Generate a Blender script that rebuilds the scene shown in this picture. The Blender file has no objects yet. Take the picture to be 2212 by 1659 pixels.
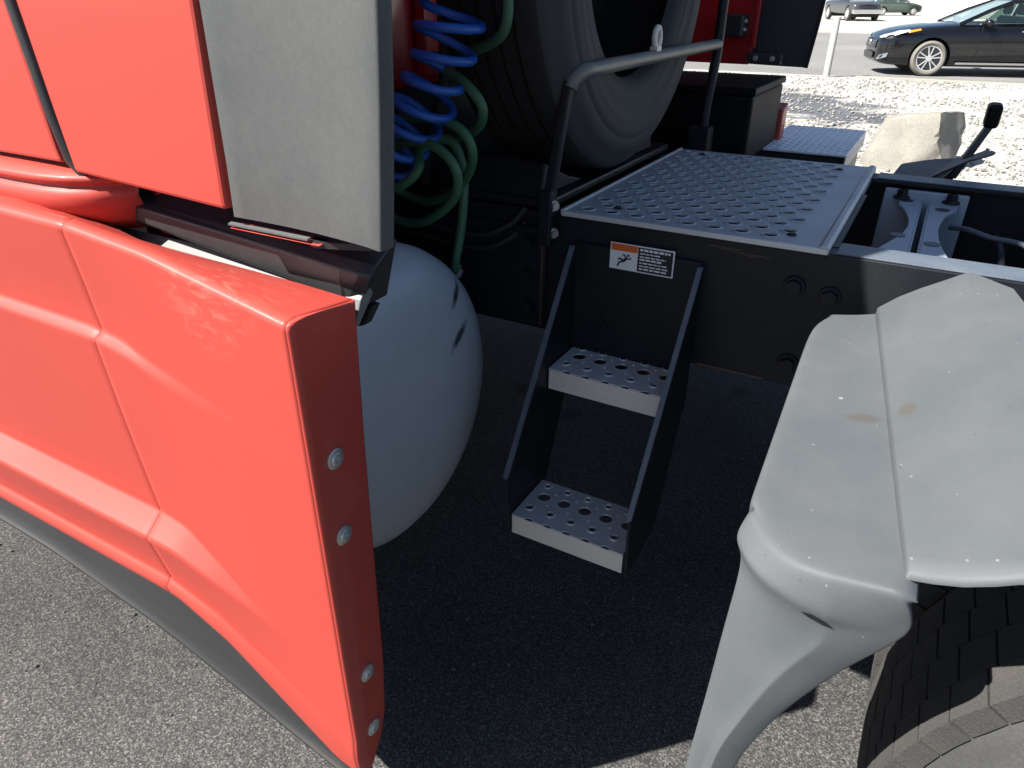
import bpy, bmesh, math, random
import numpy as np
from mathutils import Vector, Matrix
random.seed(7)
sc = bpy.context.scene
COL = sc.collection
R = math.radians

# ------------------------------------------------------------------ camera
cam_d = bpy.data.cameras.new('camera')
cam = bpy.data.objects.new('camera', cam_d); COL.objects.link(cam)
cam_d.sensor_width = 36.0
cam_d.lens = 36.0 * 1535.0 / 2212.0
cam_d.clip_start = 0.02; cam_d.clip_end = 3000
cam.location = (0, 0, 1.545)
cam.rotation_euler = (R(90 - 28.7), 0, R(29.8))
sc.camera = cam

# ------------------------------------------------------------------ world, sun, exposure
SUN_EL = 47.0
SUN_DIR = Vector((-0.70, -0.714, 0)).normalized() * math.cos(R(SUN_EL)) + Vector((0, 0, math.sin(R(SUN_EL))))
world = bpy.data.worlds.new("World"); sc.world = world
world.use_nodes = True
wn = world.node_tree
for n in list(wn.nodes): wn.nodes.remove(n)
wo = wn.nodes.new('ShaderNodeOutputWorld'); wb = wn.nodes.new('ShaderNodeBackground')
sky = wn.nodes.new('ShaderNodeTexSky'); sky.sky_type = 'NISHITA'; sky.sun_disc = False
sky.sun_elevation = R(SUN_EL); sky.sun_rotation = math.atan2(SUN_DIR.x, SUN_DIR.y) % (2 * math.pi)
sky.air_density = 0.8; sky.dust_density = 0.7; sky.ozone_density = 1.0
wb.inputs['Strength'].default_value = 0.05
wn.links.new(sky.outputs[0], wb.inputs['Color']); wn.links.new(wb.outputs[0], wo.inputs['Surface'])
sun_d = bpy.data.lights.new('sun', 'SUN'); sun_d.energy = 5.0; sun_d.angle = R(0.53); sun_d.color = (1.0, 0.955, 0.88)
sun = bpy.data.objects.new('sun', sun_d); COL.objects.link(sun)
sun.rotation_euler = SUN_DIR.to_track_quat('Z', 'Y').to_euler()
sun.location = (-6, -6, 12)
sc.view_settings.view_transform = 'Standard'
sc.view_settings.look = 'None'
sc.view_settings.gamma = 1.0
sc.view_settings.use_curve_mapping = False
sc.view_settings.exposure = 1.45

# ------------------------------------------------------------------ materials
MATS = {}
def mat(name, base, rough=0.5, metal=0.0, coat=0.0, coat_rough=0.05, var=0.0, var_scale=4.0, var_col=None,
        bump=0.0, bump_scale=200.0, spec=0.5, fine=0.0, fine_scale=300.0, stretch=None, thr=None):
    """procedural principled material: base colour + soft mottling + fine speckle + fine bump"""
    if name in MATS: return MATS[name]
    m = bpy.data.materials.new(name); m.use_nodes = True
    nt = m.node_tree; N = nt.nodes; L = nt.links
    p = N['Principled BSDF']
    p.inputs['Roughness'].default_value = rough; p.inputs['Metallic'].default_value = metal
    p.inputs['Coat Weight'].default_value = coat; p.inputs['Coat Roughness'].default_value = coat_rough
    p.inputs['Specular IOR Level'].default_value = spec
    tc = N.new('ShaderNodeTexCoord'); src = tc.outputs['Object']
    if stretch:
        mp = N.new('ShaderNodeMapping'); mp.inputs['Scale'].default_value = stretch
        L.new(src, mp.inputs['Vector']); src2 = mp.outputs[0]
    else: src2 = src
    col = None
    rgb = N.new('ShaderNodeRGB'); rgb.outputs[0].default_value = (*base, 1); col = rgb.outputs[0]
    if var > 0:
        nz = N.new('ShaderNodeTexNoise'); nz.inputs['Scale'].default_value = var_scale
        nz.inputs['Detail'].default_value = 8; nz.inputs['Roughness'].default_value = 0.62
        L.new(src2, nz.inputs['Vector'])
        rp = N.new('ShaderNodeMapRange'); lo, hi = thr or (0.35, 0.68)
        rp.inputs['From Min'].default_value = lo; rp.inputs['From Max'].default_value = hi
        L.new(nz.outputs['Fac'], rp.inputs['Value'])
        ml = N.new('ShaderNodeMath'); ml.operation = 'MULTIPLY'; ml.inputs[1].default_value = var
        L.new(rp.outputs[0], ml.inputs[0])
        mx = N.new('ShaderNodeMix'); mx.data_type = 'RGBA'
        L.new(ml.outputs[0], mx.inputs['Factor']); L.new(col, mx.inputs['A'])
        mx.inputs['B'].default_value = (*(var_col or tuple(c * 1.6 for c in base)), 1)
        col = mx.outputs['Result']
        rr = N.new('ShaderNodeMapRange'); rr.inputs['To Min'].default_value = rough; rr.inputs['To Max'].default_value = min(1, rough + 0.18)
        L.new(ml.outputs[0], rr.inputs['Value']); L.new(rr.outputs[0], p.inputs['Roughness'])
    if fine > 0:
        nz2 = N.new('ShaderNodeTexNoise'); nz2.inputs['Scale'].default_value = fine_scale; nz2.inputs['Detail'].default_value = 3
        L.new(src, nz2.inputs['Vector'])
        mr = N.new('ShaderNodeMapRange'); mr.inputs['From Min'].default_value = 0.3; mr.inputs['From Max'].default_value = 0.7
        mr.inputs['To Min'].default_value = 1 - fine; mr.inputs['To Max'].default_value = 1 + fine
        L.new(nz2.outputs['Fac'], mr.inputs['Value'])
        vm = N.new('ShaderNodeVectorMath'); vm.operation = 'SCALE'
        L.new(col, vm.inputs[0]); L.new(mr.outputs[0], vm.inputs['Scale']); col = vm.outputs[0]
    L.new(col, p.inputs['Base Color'])
    if bump > 0:
        nb = N.new('ShaderNodeTexNoise'); nb.inputs['Scale'].default_value = bump_scale; nb.inputs['Detail'].default_value = 4
        L.new(src, nb.inputs['Vector'])
        bp = N.new('ShaderNodeBump'); bp.inputs['Strength'].default_value = bump; bp.inputs['Distance'].default_value = 0.002
        L.new(nb.outputs['Fac'], bp.inputs['Height']); L.new(bp.outputs[0], p.inputs['Normal'])
    m['col_socket'] = 1
    MATS[name] = m
    return m

def base_link(m):
    p = m.node_tree.nodes['Principled BSDF']; return p, p.inputs['Base Color'].links[0].from_socket

RED = mat('red_truck_paint', (0.42, 0.054, 0.040), rough=0.50, coat=0.22, coat_rough=0.06, spec=0.30, var=0.12, var_scale=3.0, var_col=(0.44, 0.064, 0.048), bump=0.0)
DARKRED = mat('red_cab_paint', (0.42, 0.012, 0.016), rough=0.35, coat=0.5, coat_rough=0.08, var=0.15, var_scale=5, var_col=(0.35, 0.02, 0.02))
RUBBER = mat('grey_rubber', (0.058, 0.064, 0.066), rough=0.75, var=0.55, var_scale=3.2, var_col=(0.108, 0.111, 0.106), fine=0.06, fine_scale=120, bump=0.12, bump_scale=500, thr=(0.38, 0.66), stretch=(1.3, 1.0, 0.8))
BLACKRUB = mat('black_rubber', (0.018, 0.018, 0.019), rough=0.62, var=0.3, var_scale=9, var_col=(0.035, 0.034, 0.033))
FLAP = mat('black_flap_rubber', (0.022, 0.024, 0.027), rough=0.6, var=0.3, var_scale=4, var_col=(0.04, 0.042, 0.046))
SKIRT = mat('charcoal_skirt_rubber', (0.019, 0.019, 0.0205), rough=0.65, var=0.4, var_scale=5, var_col=(0.030, 0.0295, 0.0295), stretch=(0.6, 1, 3))
BLKPL = mat('black_plastic', (0.020, 0.021, 0.024), rough=0.42, var=0.4, var_scale=6, var_col=(0.04, 0.038, 0.035))
FENDER = mat('grey_fender_plastic', (0.068, 0.077, 0.085), rough=0.62, var=0.55, var_scale=5.5, var_col=(0.092, 0.099, 0.103), fine=0.04, fine_scale=500, bump=0.15, bump_scale=700, thr=(0.36, 0.66))
NEARBLK = mat('matt_black_plastic', (0.006, 0.006, 0.007), spec=0.15, rough=0.6, var=0.3, var_scale=5)
FRAME = mat('black_frame_steel', (0.0065, 0.0085, 0.0125), spec=0.3, rough=0.42, var=0.6, var_scale=5, var_col=(0.017, 0.0185, 0.0215), fine=0.2, bump=0.2, bump_scale=150, stretch=(1, 1, 0.35))
FRAMETOP = mat('sky_sheen_steel', (0.075, 0.095, 0.125), rough=0.42, var=0.5, var_scale=9, var_col=(0.15, 0.17, 0.19), fine=0.12)  # pale blue tone puts the sky's reflection into the colour
XMEM = mat('blue_grey_cast_steel', (0.27, 0.33, 0.40), rough=0.4, var=0.5, var_scale=12, var_col=(0.36, 0.41, 0.46), fine=0.1)
ALU = mat('dull_aluminium', (0.46, 0.49, 0.515), rough=0.46, metal=0.35, var=0.35, var_scale=6, var_col=(0.35, 0.37, 0.38), fine=0.06, fine_scale=220)
TREADALU = mat('tread_aluminium', (0.60, 0.615, 0.62), rough=0.42, metal=0.3, var=0.45, var_scale=15, var_col=(0.46, 0.45, 0.43), fine=0.06)
LIDALU = mat('bright_checker_aluminium', (0.84, 0.87, 0.89), rough=0.42, metal=0.1, var=0.3, var_scale=6, var_col=(0.7, 0.72, 0.74))
RISER = mat('brushed_riser_aluminium', (0.72, 0.67, 0.61), rough=0.5, metal=0.1, var=0.35, var_scale=20, var_col=(0.58, 0.53, 0.47), stretch=(0.2, 1, 4), fine=0.05)
BRIGHT = mat('bright_zinc', (0.6, 0.6, 0.58), rough=0.35, metal=0.8, var=0.2, var_scale=60, var_col=(0.4, 0.4, 0.38))
TANK = mat('silver_tank_paint', (0.47, 0.515, 0.55), rough=0.38, var=0.6, var_scale=3.5, var_col=(0.37, 0.395, 0.405), fine=0.05, fine_scale=350, coat=0.15, coat_rough=0.2)
TANKSTRIP = mat('sunlit_strip_pale', (0.125, 0.13, 0.127), rough=0.5, var=0.2)
SCUFF = mat('dark_scuff', (0.03, 0.03, 0.032), rough=0.7, var=0.2)
TUBE = mat('worn_steel_tube', (0.10, 0.105, 0.105), rough=0.42, metal=0.2, var=0.8, var_scale=18, var_col=(0.26, 0.24, 0.19), stretch=(1, 0.3, 1))
TYRE = mat('dusty_tyre_rubber', (0.030, 0.031, 0.032), rough=0.8, var=0.8, var_scale=7, var_col=(0.060, 0.059, 0.056), fine=0.15, bump=0.3, bump_scale=220)
TREADRUB = mat('dusty_tread_rubber', (0.036, 0.0355, 0.034), rough=0.9, var=0.7, var_scale=11, var_col=(0.062, 0.059, 0.054), fine=0.2, bump=0.5, bump_scale=260)
SPARETREAD = mat('black_tread_rubber', (0.010, 0.010, 0.011), rough=0.8, var=0.5, var_scale=8, var_col=(0.02, 0.019, 0.018))
SPAREWALL = mat('grey_sidewall_rubber', (0.024, 0.0265, 0.030), rough=0.75, var=0.5, var_scale=6, var_col=(0.052, 0.052, 0.052), fine=0.1)
BLUE = mat('blue_hose', (0.014, 0.085, 0.40), rough=0.4, var=0.2, var_scale=30, var_col=(0.02, 0.14, 0.5))
GREEN = mat('green_hose', (0.035, 0.12, 0.062), rough=0.5, var=0.45, var_scale=14, var_col=(0.07, 0.17, 0.09))
WHITE = mat('white_print', (0.78, 0.79, 0.80), rough=0.5)
ORANGE = mat('orange_print', (0.72, 0.13, 0.015), rough=0.5)
INK = mat('black_print', (0.012, 0.013, 0.016), rough=0.4)
RUST = mat('rusty_steel', (0.10, 0.06, 0.035), rough=0.8, var=0.6, var_scale=40, var_col=(0.05, 0.035, 0.03))
ROCK = mat('tan_boulder_rock', (0.235, 0.226, 0.198), rough=0.9, var=0.8, var_scale=3.5, var_col=(0.165, 0.157, 0.14), fine=0.12, fine_scale=60, bump=1.0, bump_scale=40)
POSTM = mat('weathered_post', (0.40, 0.39, 0.36), rough=0.8, var=0.4, var_scale=6, var_col=(0.31, 0.30, 0.27))
CARBLK = mat('black_car_paint', (0.004, 0.0045, 0.006), rough=0.2, spec=0.3, coat=0.7, coat_rough=0.03, var=0.1)
CARGRN = mat('dark_green_car_paint', (0.03, 0.055, 0.04), rough=0.3, coat=0.6, coat_rough=0.08)
CARGRY = mat('charcoal_car_paint', (0.045, 0.048, 0.052), rough=0.35, coat=0.6, coat_rough=0.1)
CHROME = mat('chrome', (0.75, 0.76, 0.78), rough=0.14, metal=1.0)
RIM = mat('silver_alloy', (0.62, 0.62, 0.63), rough=0.3, metal=0.55)
LAMP = mat('headlamp_lens', (0.60, 0.64, 0.68), rough=0.12, coat=1.0, coat_rough=0.02)
AMBER = mat('amber_lens', (0.85, 0.27, 0.02), rough=0.2, coat=1.0)
REDLENS = mat('red_lens', (0.6, 0.05, 0.03), rough=0.2, coat=1.0)
GRILLE = mat('grille_dark', (0.03, 0.032, 0.036), rough=0.35, metal=0.3)
CONC = mat('pale_concrete', (0.30, 0.285, 0.25), rough=0.9, var=0.5, var_scale=1.5, var_col=(0.24, 0.225, 0.20), fine=0.1, fine_scale=60)
WALLW = mat('white_wall_render', (0.74, 0.72, 0.69), rough=0.9, var=0.3, var_scale=0.5, var_col=(0.66, 0.64, 0.60))
PINK = mat('faded_pink_post', (0.62, 0.40, 0.36), rough=0.8)
SEAT = mat('dark_seat_cloth', (0.02, 0.025, 0.035), rough=0.8)

# glass for the cars: tinted thin pane
def glass_mat(name, tint, amount):
    m = bpy.data.materials.new(name); m.use_nodes = True; N = m.node_tree.nodes; L = m.node_tree.links
    p = N['Principled BSDF']; p.inputs['Base Color'].default_value = (*tint, 1); p.inputs['Roughness'].default_value = 0.05
    tr = N.new('ShaderNodeBsdfTransparent'); tr.inputs[0].default_value = (0.78, 0.9, 0.88, 1)
    mx = N.new('ShaderNodeMixShader'); mx.inputs[0].default_value = amount
    L.new(tr.outputs[0], mx.inputs[1]); L.new(p.outputs[0], mx.inputs[2]); L.new(mx.outputs[0], N['Material Output'].inputs[0])
    return m
GLASS = glass_mat('tinted_glass', (0.02, 0.03, 0.035), 0.42)
WINDSCREEN = glass_mat('pale_windscreen_glass', (0.35, 0.42, 0.44), 0.55)

# whitish scratches and sun-bleach on the fairing's top edge (a stain with its own shape)
def add_scratch(m):
    nt = m.node_tree; N = nt.nodes; L = nt.links
    p, col = base_link(m)
    tc = N.new('ShaderNodeTexCoord')
    d = N.new('ShaderNodeVectorMath'); d.operation = 'DISTANCE'; d.inputs[1].default_value = (-0.845, 0.655, 1.17)
    L.new(tc.outputs['Object'], d.inputs[0])
    fall = N.new('ShaderNodeMapRange'); fall.inputs['From Min'].default_value = 0.03; fall.inputs['From Max'].default_value = 0.125
    fall.inputs['To Min'].default_value = 1; fall.inputs['To Max'].default_value = 0
    L.new(d.outputs['Value'], fall.inputs['Value'])
    mp = N.new('ShaderNodeMapping'); mp.inputs['Scale'].default_value = (10, 34, 20); mp.inputs['Rotation'].default_value = (0, 0, 0.35)
    L.new(tc.outputs['Object'], mp.inputs['Vector'])
    nz = N.new('ShaderNodeTexNoise'); nz.inputs['Scale'].default_value = 1.6; nz.inputs['Detail'].default_value = 9; nz.inputs['Roughness'].default_value = 0.7
    nz.inputs['Distortion'].default_value = 1.6
    L.new(mp.outputs[0], nz.inputs['Vector'])
    th = N.new('ShaderNodeMapRange'); th.inputs['From Min'].default_value = 0.50; th.inputs['From Max'].default_value = 0.62
    L.new(nz.outputs['Fac'], th.inputs['Value'])
    ml = N.new('ShaderNodeMath'); ml.operation = 'MULTIPLY'; L.new(fall.outputs[0], ml.inputs[0]); L.new(th.outputs[0], ml.inputs[1])
    m2 = N.new('ShaderNodeMath'); m2.operation = 'MULTIPLY'; m2.inputs[1].default_value = 0.5; L.new(ml.outputs[0], m2.inputs[0])
    mx = N.new('ShaderNodeMix'); mx.data_type = 'RGBA'; L.new(m2.outputs[0], mx.inputs['Factor']); L.new(col, mx.inputs['A'])
    mx.inputs['B'].default_value = (0.52, 0.20, 0.16, 1)
    L.new(mx.outputs['Result'], p.inputs['Base Color'])
add_scratch(RED)

# small pale and dark flecks plus two tan stains on the grey fender plastic
def add_flecks(m):
    nt = m.node_tree; N = nt.nodes; L = nt.links
    p, col = base_link(m)
    tc = N.new('ShaderNodeTexCoord')
    for scale, keep, rad, c in ((30, 0.07, 0.10, (0.20, 0.20, 0.195)), (70, 0.12, 0.10, (0.05, 0.052, 0.055)), (85, 0.06, 0.14, (0.15, 0.15, 0.148))):
        v = N.new('ShaderNodeTexVoronoi'); v.inputs['Scale'].default_value = scale; v.inputs['Randomness'].default_value = 1
        L.new(tc.outputs['Object'], v.inputs['Vector'])
        lt = N.new('ShaderNodeMath'); lt.operation = 'LESS_THAN'; lt.inputs[1].default_value = rad; L.new(v.outputs['Distance'], lt.inputs[0])
        sp = N.new('ShaderNodeSeparateColor'); L.new(v.outputs['Color'], sp.inputs[0])
        k = N.new('ShaderNodeMath'); k.operation = 'LESS_THAN'; k.inputs[1].default_value = keep; L.new(sp.outputs[0], k.inputs[0])
        a = N.new('ShaderNodeMath'); a.operation = 'MULTIPLY'; L.new(lt.outputs[0], a.inputs[0]); L.new(k.outputs[0], a.inputs[1])
        mx = N.new('ShaderNodeMix'); mx.data_type = 'RGBA'; L.new(a.outputs[0], mx.inputs['Factor']); L.new(col, mx.inputs['A'])
        mx.inputs['B'].default_value = (*c, 1); col = mx.outputs['Result']
    for cx, cy, rx, ry in ((0.005, 1.005, 0.022, 0.012), (0.054, 1.005, 0.010, 0.016)):
        mp = N.new('ShaderNodeMapping'); mp.inputs['Location'].default_value = (-cx / rx, -cy / ry, 0); mp.inputs['Scale'].default_value = (1 / rx, 1 / ry, 0)
        L.new(tc.outputs['Object'], mp.inputs['Vector'])
        ln = N.new('ShaderNodeVectorMath'); ln.operation = 'LENGTH'; L.new(mp.outputs[0], ln.inputs[0])
        fr = N.new('ShaderNodeMapRange'); fr.inputs['From Min'].default_value = 0.65; fr.inputs['From Max'].default_value = 1.25
        fr.inputs['To Min'].default_value = 0.75; fr.inputs['To Max'].default_value = 0; L.new(ln.outputs['Value'], fr.inputs['Value'])
        mx = N.new('ShaderNodeMix'); mx.data_type = 'RGBA'; L.new(fr.outputs[0], mx.inputs['Factor']); L.new(col, mx.inputs['A'])
        mx.inputs['B'].default_value = (0.066, 0.060, 0.052, 1); col = mx.outputs['Result']
    L.new(col, p.inputs['Base Color'])
add_flecks(FENDER)

def add_scuffs(m, spots):
    """soft dark rubber scuffs on the tank's end: (y, z, angle, length, width)"""
    nt = m.node_tree; N = nt.nodes; L = nt.links
    p, col = base_link(m)
    tc = N.new('ShaderNodeTexCoord')
    nz = N.new('ShaderNodeTexNoise'); nz.inputs['Scale'].default_value = 90; nz.inputs['Detail'].default_value = 5; L.new(tc.outputs['Object'], nz.inputs['Vector'])
    for y, z, ang, ln_, wd in spots:
        mp = N.new('ShaderNodeMapping'); mp.vector_type = 'TEXTURE'; mp.inputs['Location'].default_value = (0, y, z)
        mp.inputs['Rotation'].default_value = (ang, 0, 0); mp.inputs['Scale'].default_value = (1, ln_, wd)
        L.new(tc.outputs['Object'], mp.inputs['Vector'])
        fl = N.new('ShaderNodeVectorMath'); fl.operation = 'MULTIPLY'; fl.inputs[1].default_value = (0, 1, 1); L.new(mp.outputs[0], fl.inputs[0])
        ln = N.new('ShaderNodeVectorMath'); ln.operation = 'LENGTH'; L.new(fl.outputs[0], ln.inputs[0])
        ad = N.new('ShaderNodeMath'); ad.operation = 'MULTIPLY_ADD'; ad.inputs[1].default_value = .7; L.new(nz.outputs['Fac'], ad.inputs[0]); L.new(ln.outputs['Value'], ad.inputs[2])
        fr = N.new('ShaderNodeMapRange'); fr.inputs['From Min'].default_value = .75; fr.inputs['From Max'].default_value = 1.35; fr.inputs['To Min'].default_value = .95; fr.inputs['To Max'].default_value = 0
        L.new(ad.outputs[0], fr.inputs['Value'])
        mx = N.new('ShaderNodeMix'); mx.data_type = 'RGBA'; L.new(fr.outputs[0], mx.inputs['Factor']); L.new(col, mx.inputs['A']); mx.inputs['B'].default_value = (.035, .036, .04, 1); col = mx.outputs['Result']
    L.new(col, p.inputs['Base Color'])
add_scuffs(TANK, ((1.270, .940, .60, .050, .014), (1.255, .843, .50, .054, .016)))

def ground_mat(name, c1, c2, c3, scale, bump, rough=0.9, shade_patch=None, patch_scale=0.6, amp=.19, stains=False):
    """aggregate: voronoi stones in three tones with bump"""
    m = bpy.data.materials.new(name); m.use_nodes = True; N = m.node_tree.nodes; L = m.node_tree.links
    p = N['Principled BSDF']; p.inputs['Roughness'].default_value = rough; p.inputs['Specular IOR Level'].default_value = 0.3
    tc = N.new('ShaderNodeTexCoord')
    v = N.new('ShaderNodeTexVoronoi'); v.inputs['Scale'].default_value = scale; L.new(tc.outputs['Object'], v.inputs['Vector'])
    sp = N.new('ShaderNodeSeparateColor'); L.new(v.outputs['Color'], sp.inputs[0])
    cr = N.new('ShaderNodeValToRGB'); e = cr.color_ramp.elements
    e[0].position = 0.0; e[0].color = (*c1, 1); e[1].position = 1.0; e[1].color = (*c3, 1)
    x = e.new(0.55); x.color = (*c2, 1); x = e.new(0.86); x.color = (*[a * .6 + b * .4 for a, b in zip(c2, c3)], 1)
    L.new(sp.outputs[0], cr.inputs[0])
    nz = N.new('ShaderNodeTexNoise'); nz.inputs['Scale'].default_value = scale * 0.7; nz.inputs['Detail'].default_value = 5
    L.new(tc.outputs['Object'], nz.inputs['Vector'])
    n2 = N.new('ShaderNodeTexNoise'); n2.inputs['Scale'].default_value = patch_scale; n2.inputs['Detail'].default_value = 6
    L.new(tc.outputs['Object'], n2.inputs['Vector'])
    mr = N.new('ShaderNodeMapRange'); mr.inputs['From Min'].default_value = 0.3; mr.inputs['From Max'].default_value = 0.7
    mr.inputs['To Min'].default_value = 1 - amp; mr.inputs['To Max'].default_value = 1 + amp; L.new(n2.outputs['Fac'], mr.inputs['Value'])
    mr2 = N.new('ShaderNodeMapRange'); mr2.inputs['From Min'].default_value = 0.3; mr2.inputs['From Max'].default_value = 0.7
    mr2.inputs['To Min'].default_value = 0.62; mr2.inputs['To Max'].default_value = 1.35; L.new(nz.outputs['Fac'], mr2.inputs['Value'])
    mm = N.new('ShaderNodeMath'); mm.operation = 'MULTIPLY'; L.new(mr.outputs[0], mm.inputs[0]); L.new(mr2.outputs[0], mm.inputs[1])
    vm = N.new('ShaderNodeVectorMath'); vm.operation = 'SCALE'; L.new(cr.outputs[0], vm.inputs[0]); L.new(mm.outputs[0], vm.inputs['Scale'])
    col = vm.outputs[0]
    if stains:
        # old oil drips: scattered dark blots of uneven size
        sv_ = N.new('ShaderNodeTexVoronoi'); sv_.inputs['Scale'].default_value = 3.2; L.new(tc.outputs['Object'], sv_.inputs['Vector'])
        sn_ = N.new('ShaderNodeTexNoise'); sn_.inputs['Scale'].default_value = 14; sn_.inputs['Detail'].default_value = 5; L.new(tc.outputs['Object'], sn_.inputs['Vector'])
        sc_ = N.new('ShaderNodeSeparateColor'); L.new(sv_.outputs['Color'], sc_.inputs[0])
        a1 = N.new('ShaderNodeMath'); a1.operation = 'MULTIPLY_ADD'; a1.inputs[1].default_value = .35; L.new(sn_.outputs['Fac'], a1.inputs[0]); L.new(sv_.outputs['Distance'], a1.inputs[2])
        a2 = N.new('ShaderNodeMath'); a2.operation = 'MULTIPLY_ADD'; a2.inputs[1].default_value = .25; L.new(sc_.outputs[2], a2.inputs[0]); L.new(a1.outputs[0], a2.inputs[2])
        a3 = N.new('ShaderNodeMapRange'); a3.inputs['From Min'].default_value = .27; a3.inputs['From Max'].default_value = .37; a3.inputs['To Min'].default_value = .55; a3.inputs['To Max'].default_value = 1
        L.new(a2.outputs[0], a3.inputs['Value'])
        v3 = N.new('ShaderNodeVectorMath'); v3.operation = 'SCALE'; L.new(col, v3.inputs[0]); L.new(a3.outputs[0], v3.inputs['Scale']); col = v3.outputs[0]
    if shade_patch:
        # dappled shadow of something out of view, painted dark and bluish into the ground
        pc, px, py, rx, ry, ang = shade_patch
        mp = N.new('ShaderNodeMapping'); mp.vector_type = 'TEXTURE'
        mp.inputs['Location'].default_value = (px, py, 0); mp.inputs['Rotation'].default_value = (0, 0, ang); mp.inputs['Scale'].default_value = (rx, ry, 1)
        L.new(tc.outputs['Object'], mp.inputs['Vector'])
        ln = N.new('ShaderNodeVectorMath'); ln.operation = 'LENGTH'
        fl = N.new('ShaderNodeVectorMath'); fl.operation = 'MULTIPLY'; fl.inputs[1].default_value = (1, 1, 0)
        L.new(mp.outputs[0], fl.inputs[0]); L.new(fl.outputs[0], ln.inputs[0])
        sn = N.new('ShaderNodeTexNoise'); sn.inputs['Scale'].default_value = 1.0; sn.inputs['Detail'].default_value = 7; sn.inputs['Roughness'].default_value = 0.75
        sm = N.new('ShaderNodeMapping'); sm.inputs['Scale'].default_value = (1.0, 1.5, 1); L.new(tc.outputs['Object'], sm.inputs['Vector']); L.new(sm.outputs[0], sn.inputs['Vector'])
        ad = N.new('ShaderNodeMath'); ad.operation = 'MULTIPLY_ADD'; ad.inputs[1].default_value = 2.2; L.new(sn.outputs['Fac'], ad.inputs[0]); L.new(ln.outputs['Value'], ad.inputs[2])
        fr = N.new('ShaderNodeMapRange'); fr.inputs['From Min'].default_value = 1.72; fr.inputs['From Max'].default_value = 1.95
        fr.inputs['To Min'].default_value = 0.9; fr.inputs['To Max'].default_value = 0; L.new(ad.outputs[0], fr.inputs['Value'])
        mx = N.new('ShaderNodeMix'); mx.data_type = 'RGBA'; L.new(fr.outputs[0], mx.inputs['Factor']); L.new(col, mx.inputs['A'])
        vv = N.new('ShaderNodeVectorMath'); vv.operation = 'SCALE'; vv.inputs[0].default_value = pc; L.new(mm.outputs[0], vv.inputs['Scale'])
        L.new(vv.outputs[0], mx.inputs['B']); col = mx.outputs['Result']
    L.new(col, p.inputs['Base Color'])
    hs = N.new('ShaderNodeMath'); hs.operation = 'ADD'; L.new(sp.outputs[1], hs.inputs[0]); L.new(nz.outputs['Fac'], hs.inputs[1])
    bp = N.new('ShaderNodeBump'); bp.inputs['Strength'].default_value = bump; bp.inputs['Distance'].default_value = 0.35 / scale
    L.new(hs.outputs[0], bp.inputs['Height']); L.new(bp.outputs[0], p.inputs['Normal'])
    return m
ASPHALT = ground_mat('worn_asphalt_aggregate', (0.023, 0.023, 0.0235), (0.051, 0.051, 0.0505), (0.142, 0.138, 0.126), 270, 0.6, patch_scale=1.3, amp=.30, stains=True)
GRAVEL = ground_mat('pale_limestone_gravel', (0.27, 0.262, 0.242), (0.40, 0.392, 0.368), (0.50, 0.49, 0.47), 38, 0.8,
                    shade_patch=((0.060, 0.068, 0.085), -1.85, 12.6, 1.25, 2.5, 0.5), patch_scale=0.5)
LOT = ground_mat('grey_parking_asphalt', (0.15, 0.15, 0.146), (0.185, 0.185, 0.18), (0.25, 0.245, 0.235), 90, 0.2, patch_scale=0.25)
FARG = ground_mat('pale_far_yard', (0.30, 0.29, 0.265), (0.36, 0.35, 0.32), (0.42, 0.41, 0.385), 20, 0.3, patch_scale=0.08)
GRIT = mat('loose_grit', (0.10, 0.098, 0.09), rough=0.9, var=0.9, var_scale=2.0, var_col=(0.08, 0.078, 0.07))
PEB = mat('limestone_pebble', (0.33, 0.32, 0.295), rough=0.9, var=0.9, var_scale=5.0, var_col=(0.20, 0.19, 0.175), thr=(0.42, 0.58))

# ------------------------------------------------------------------ mesh helpers
def link(o, parent=None):
    COL.objects.link(o)
    if parent is not None: o.parent = parent
    return o
def mesh_obj(name, verts, faces, m, parent=None, smooth=False):
    me = bpy.data.meshes.new(name); me.from_pydata([tuple(v) for v in verts], [], [tuple(f) for f in faces]); me.update()
    if m is not None: me.materials.append(m)
    o = bpy.data.objects.new(name, me); link(o, parent)
    if smooth:
        for p in me.polygons: p.use_smooth = True
    return o
def bm_obj(name, bm, m, parent=None, smooth=False, recalc=True):
    if recalc: bmesh.ops.recalc_face_normals(bm, faces=bm.faces[:])
    me = bpy.data.meshes.new(name); bm.to_mesh(me); bm.free()
    for mm in (m if isinstance(m, (list, tuple)) else [m]): me.materials.append(mm)
    o = bpy.data.objects.new(name, me); link(o, parent)
    if smooth:
        for p in me.polygons: p.use_smooth = True
    return o
def bevel(o, w=0.004, seg=2, ang=35):
    b = o.modifiers.new('bevel', 'BEVEL'); b.width = w; b.segments = seg; b.limit_method = 'ANGLE'; b.angle_limit = R(ang)
    b.harden_normals = False
    return o
def solid(o, t, off=-1.0):
    s = o.modifiers.new('solid', 'SOLIDIFY'); s.thickness = t; s.offset = off; return o
def autosmooth(o, ang=35):
    me = o.data
    for p in me.polygons: p.use_smooth = True
    try: me.set_sharp_from_angle(angle=R(ang))
    except Exception: pass
    return o
def add_box(bm, c, s, rot=None):
    m = Matrix.Translation(c) @ (rot.to_4x4() if rot else Matrix.Identity(4)) @ Matrix.Diagonal((*s, 1))
    bmesh.ops.create_cube(bm, size=1.0, matrix=m)
def box(name, x0, x1, y0, y1, z0, z1, m, parent=None, bev=0.004):
    bm = bmesh.new(); add_box(bm, ((x0 + x1) / 2, (y0 + y1) / 2, (z0 + z1) / 2), (x1 - x0, y1 - y0, z1 - z0))
    o = bm_obj(name, bm, m, parent)
    if bev: bevel(o, bev)
    return o
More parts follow.
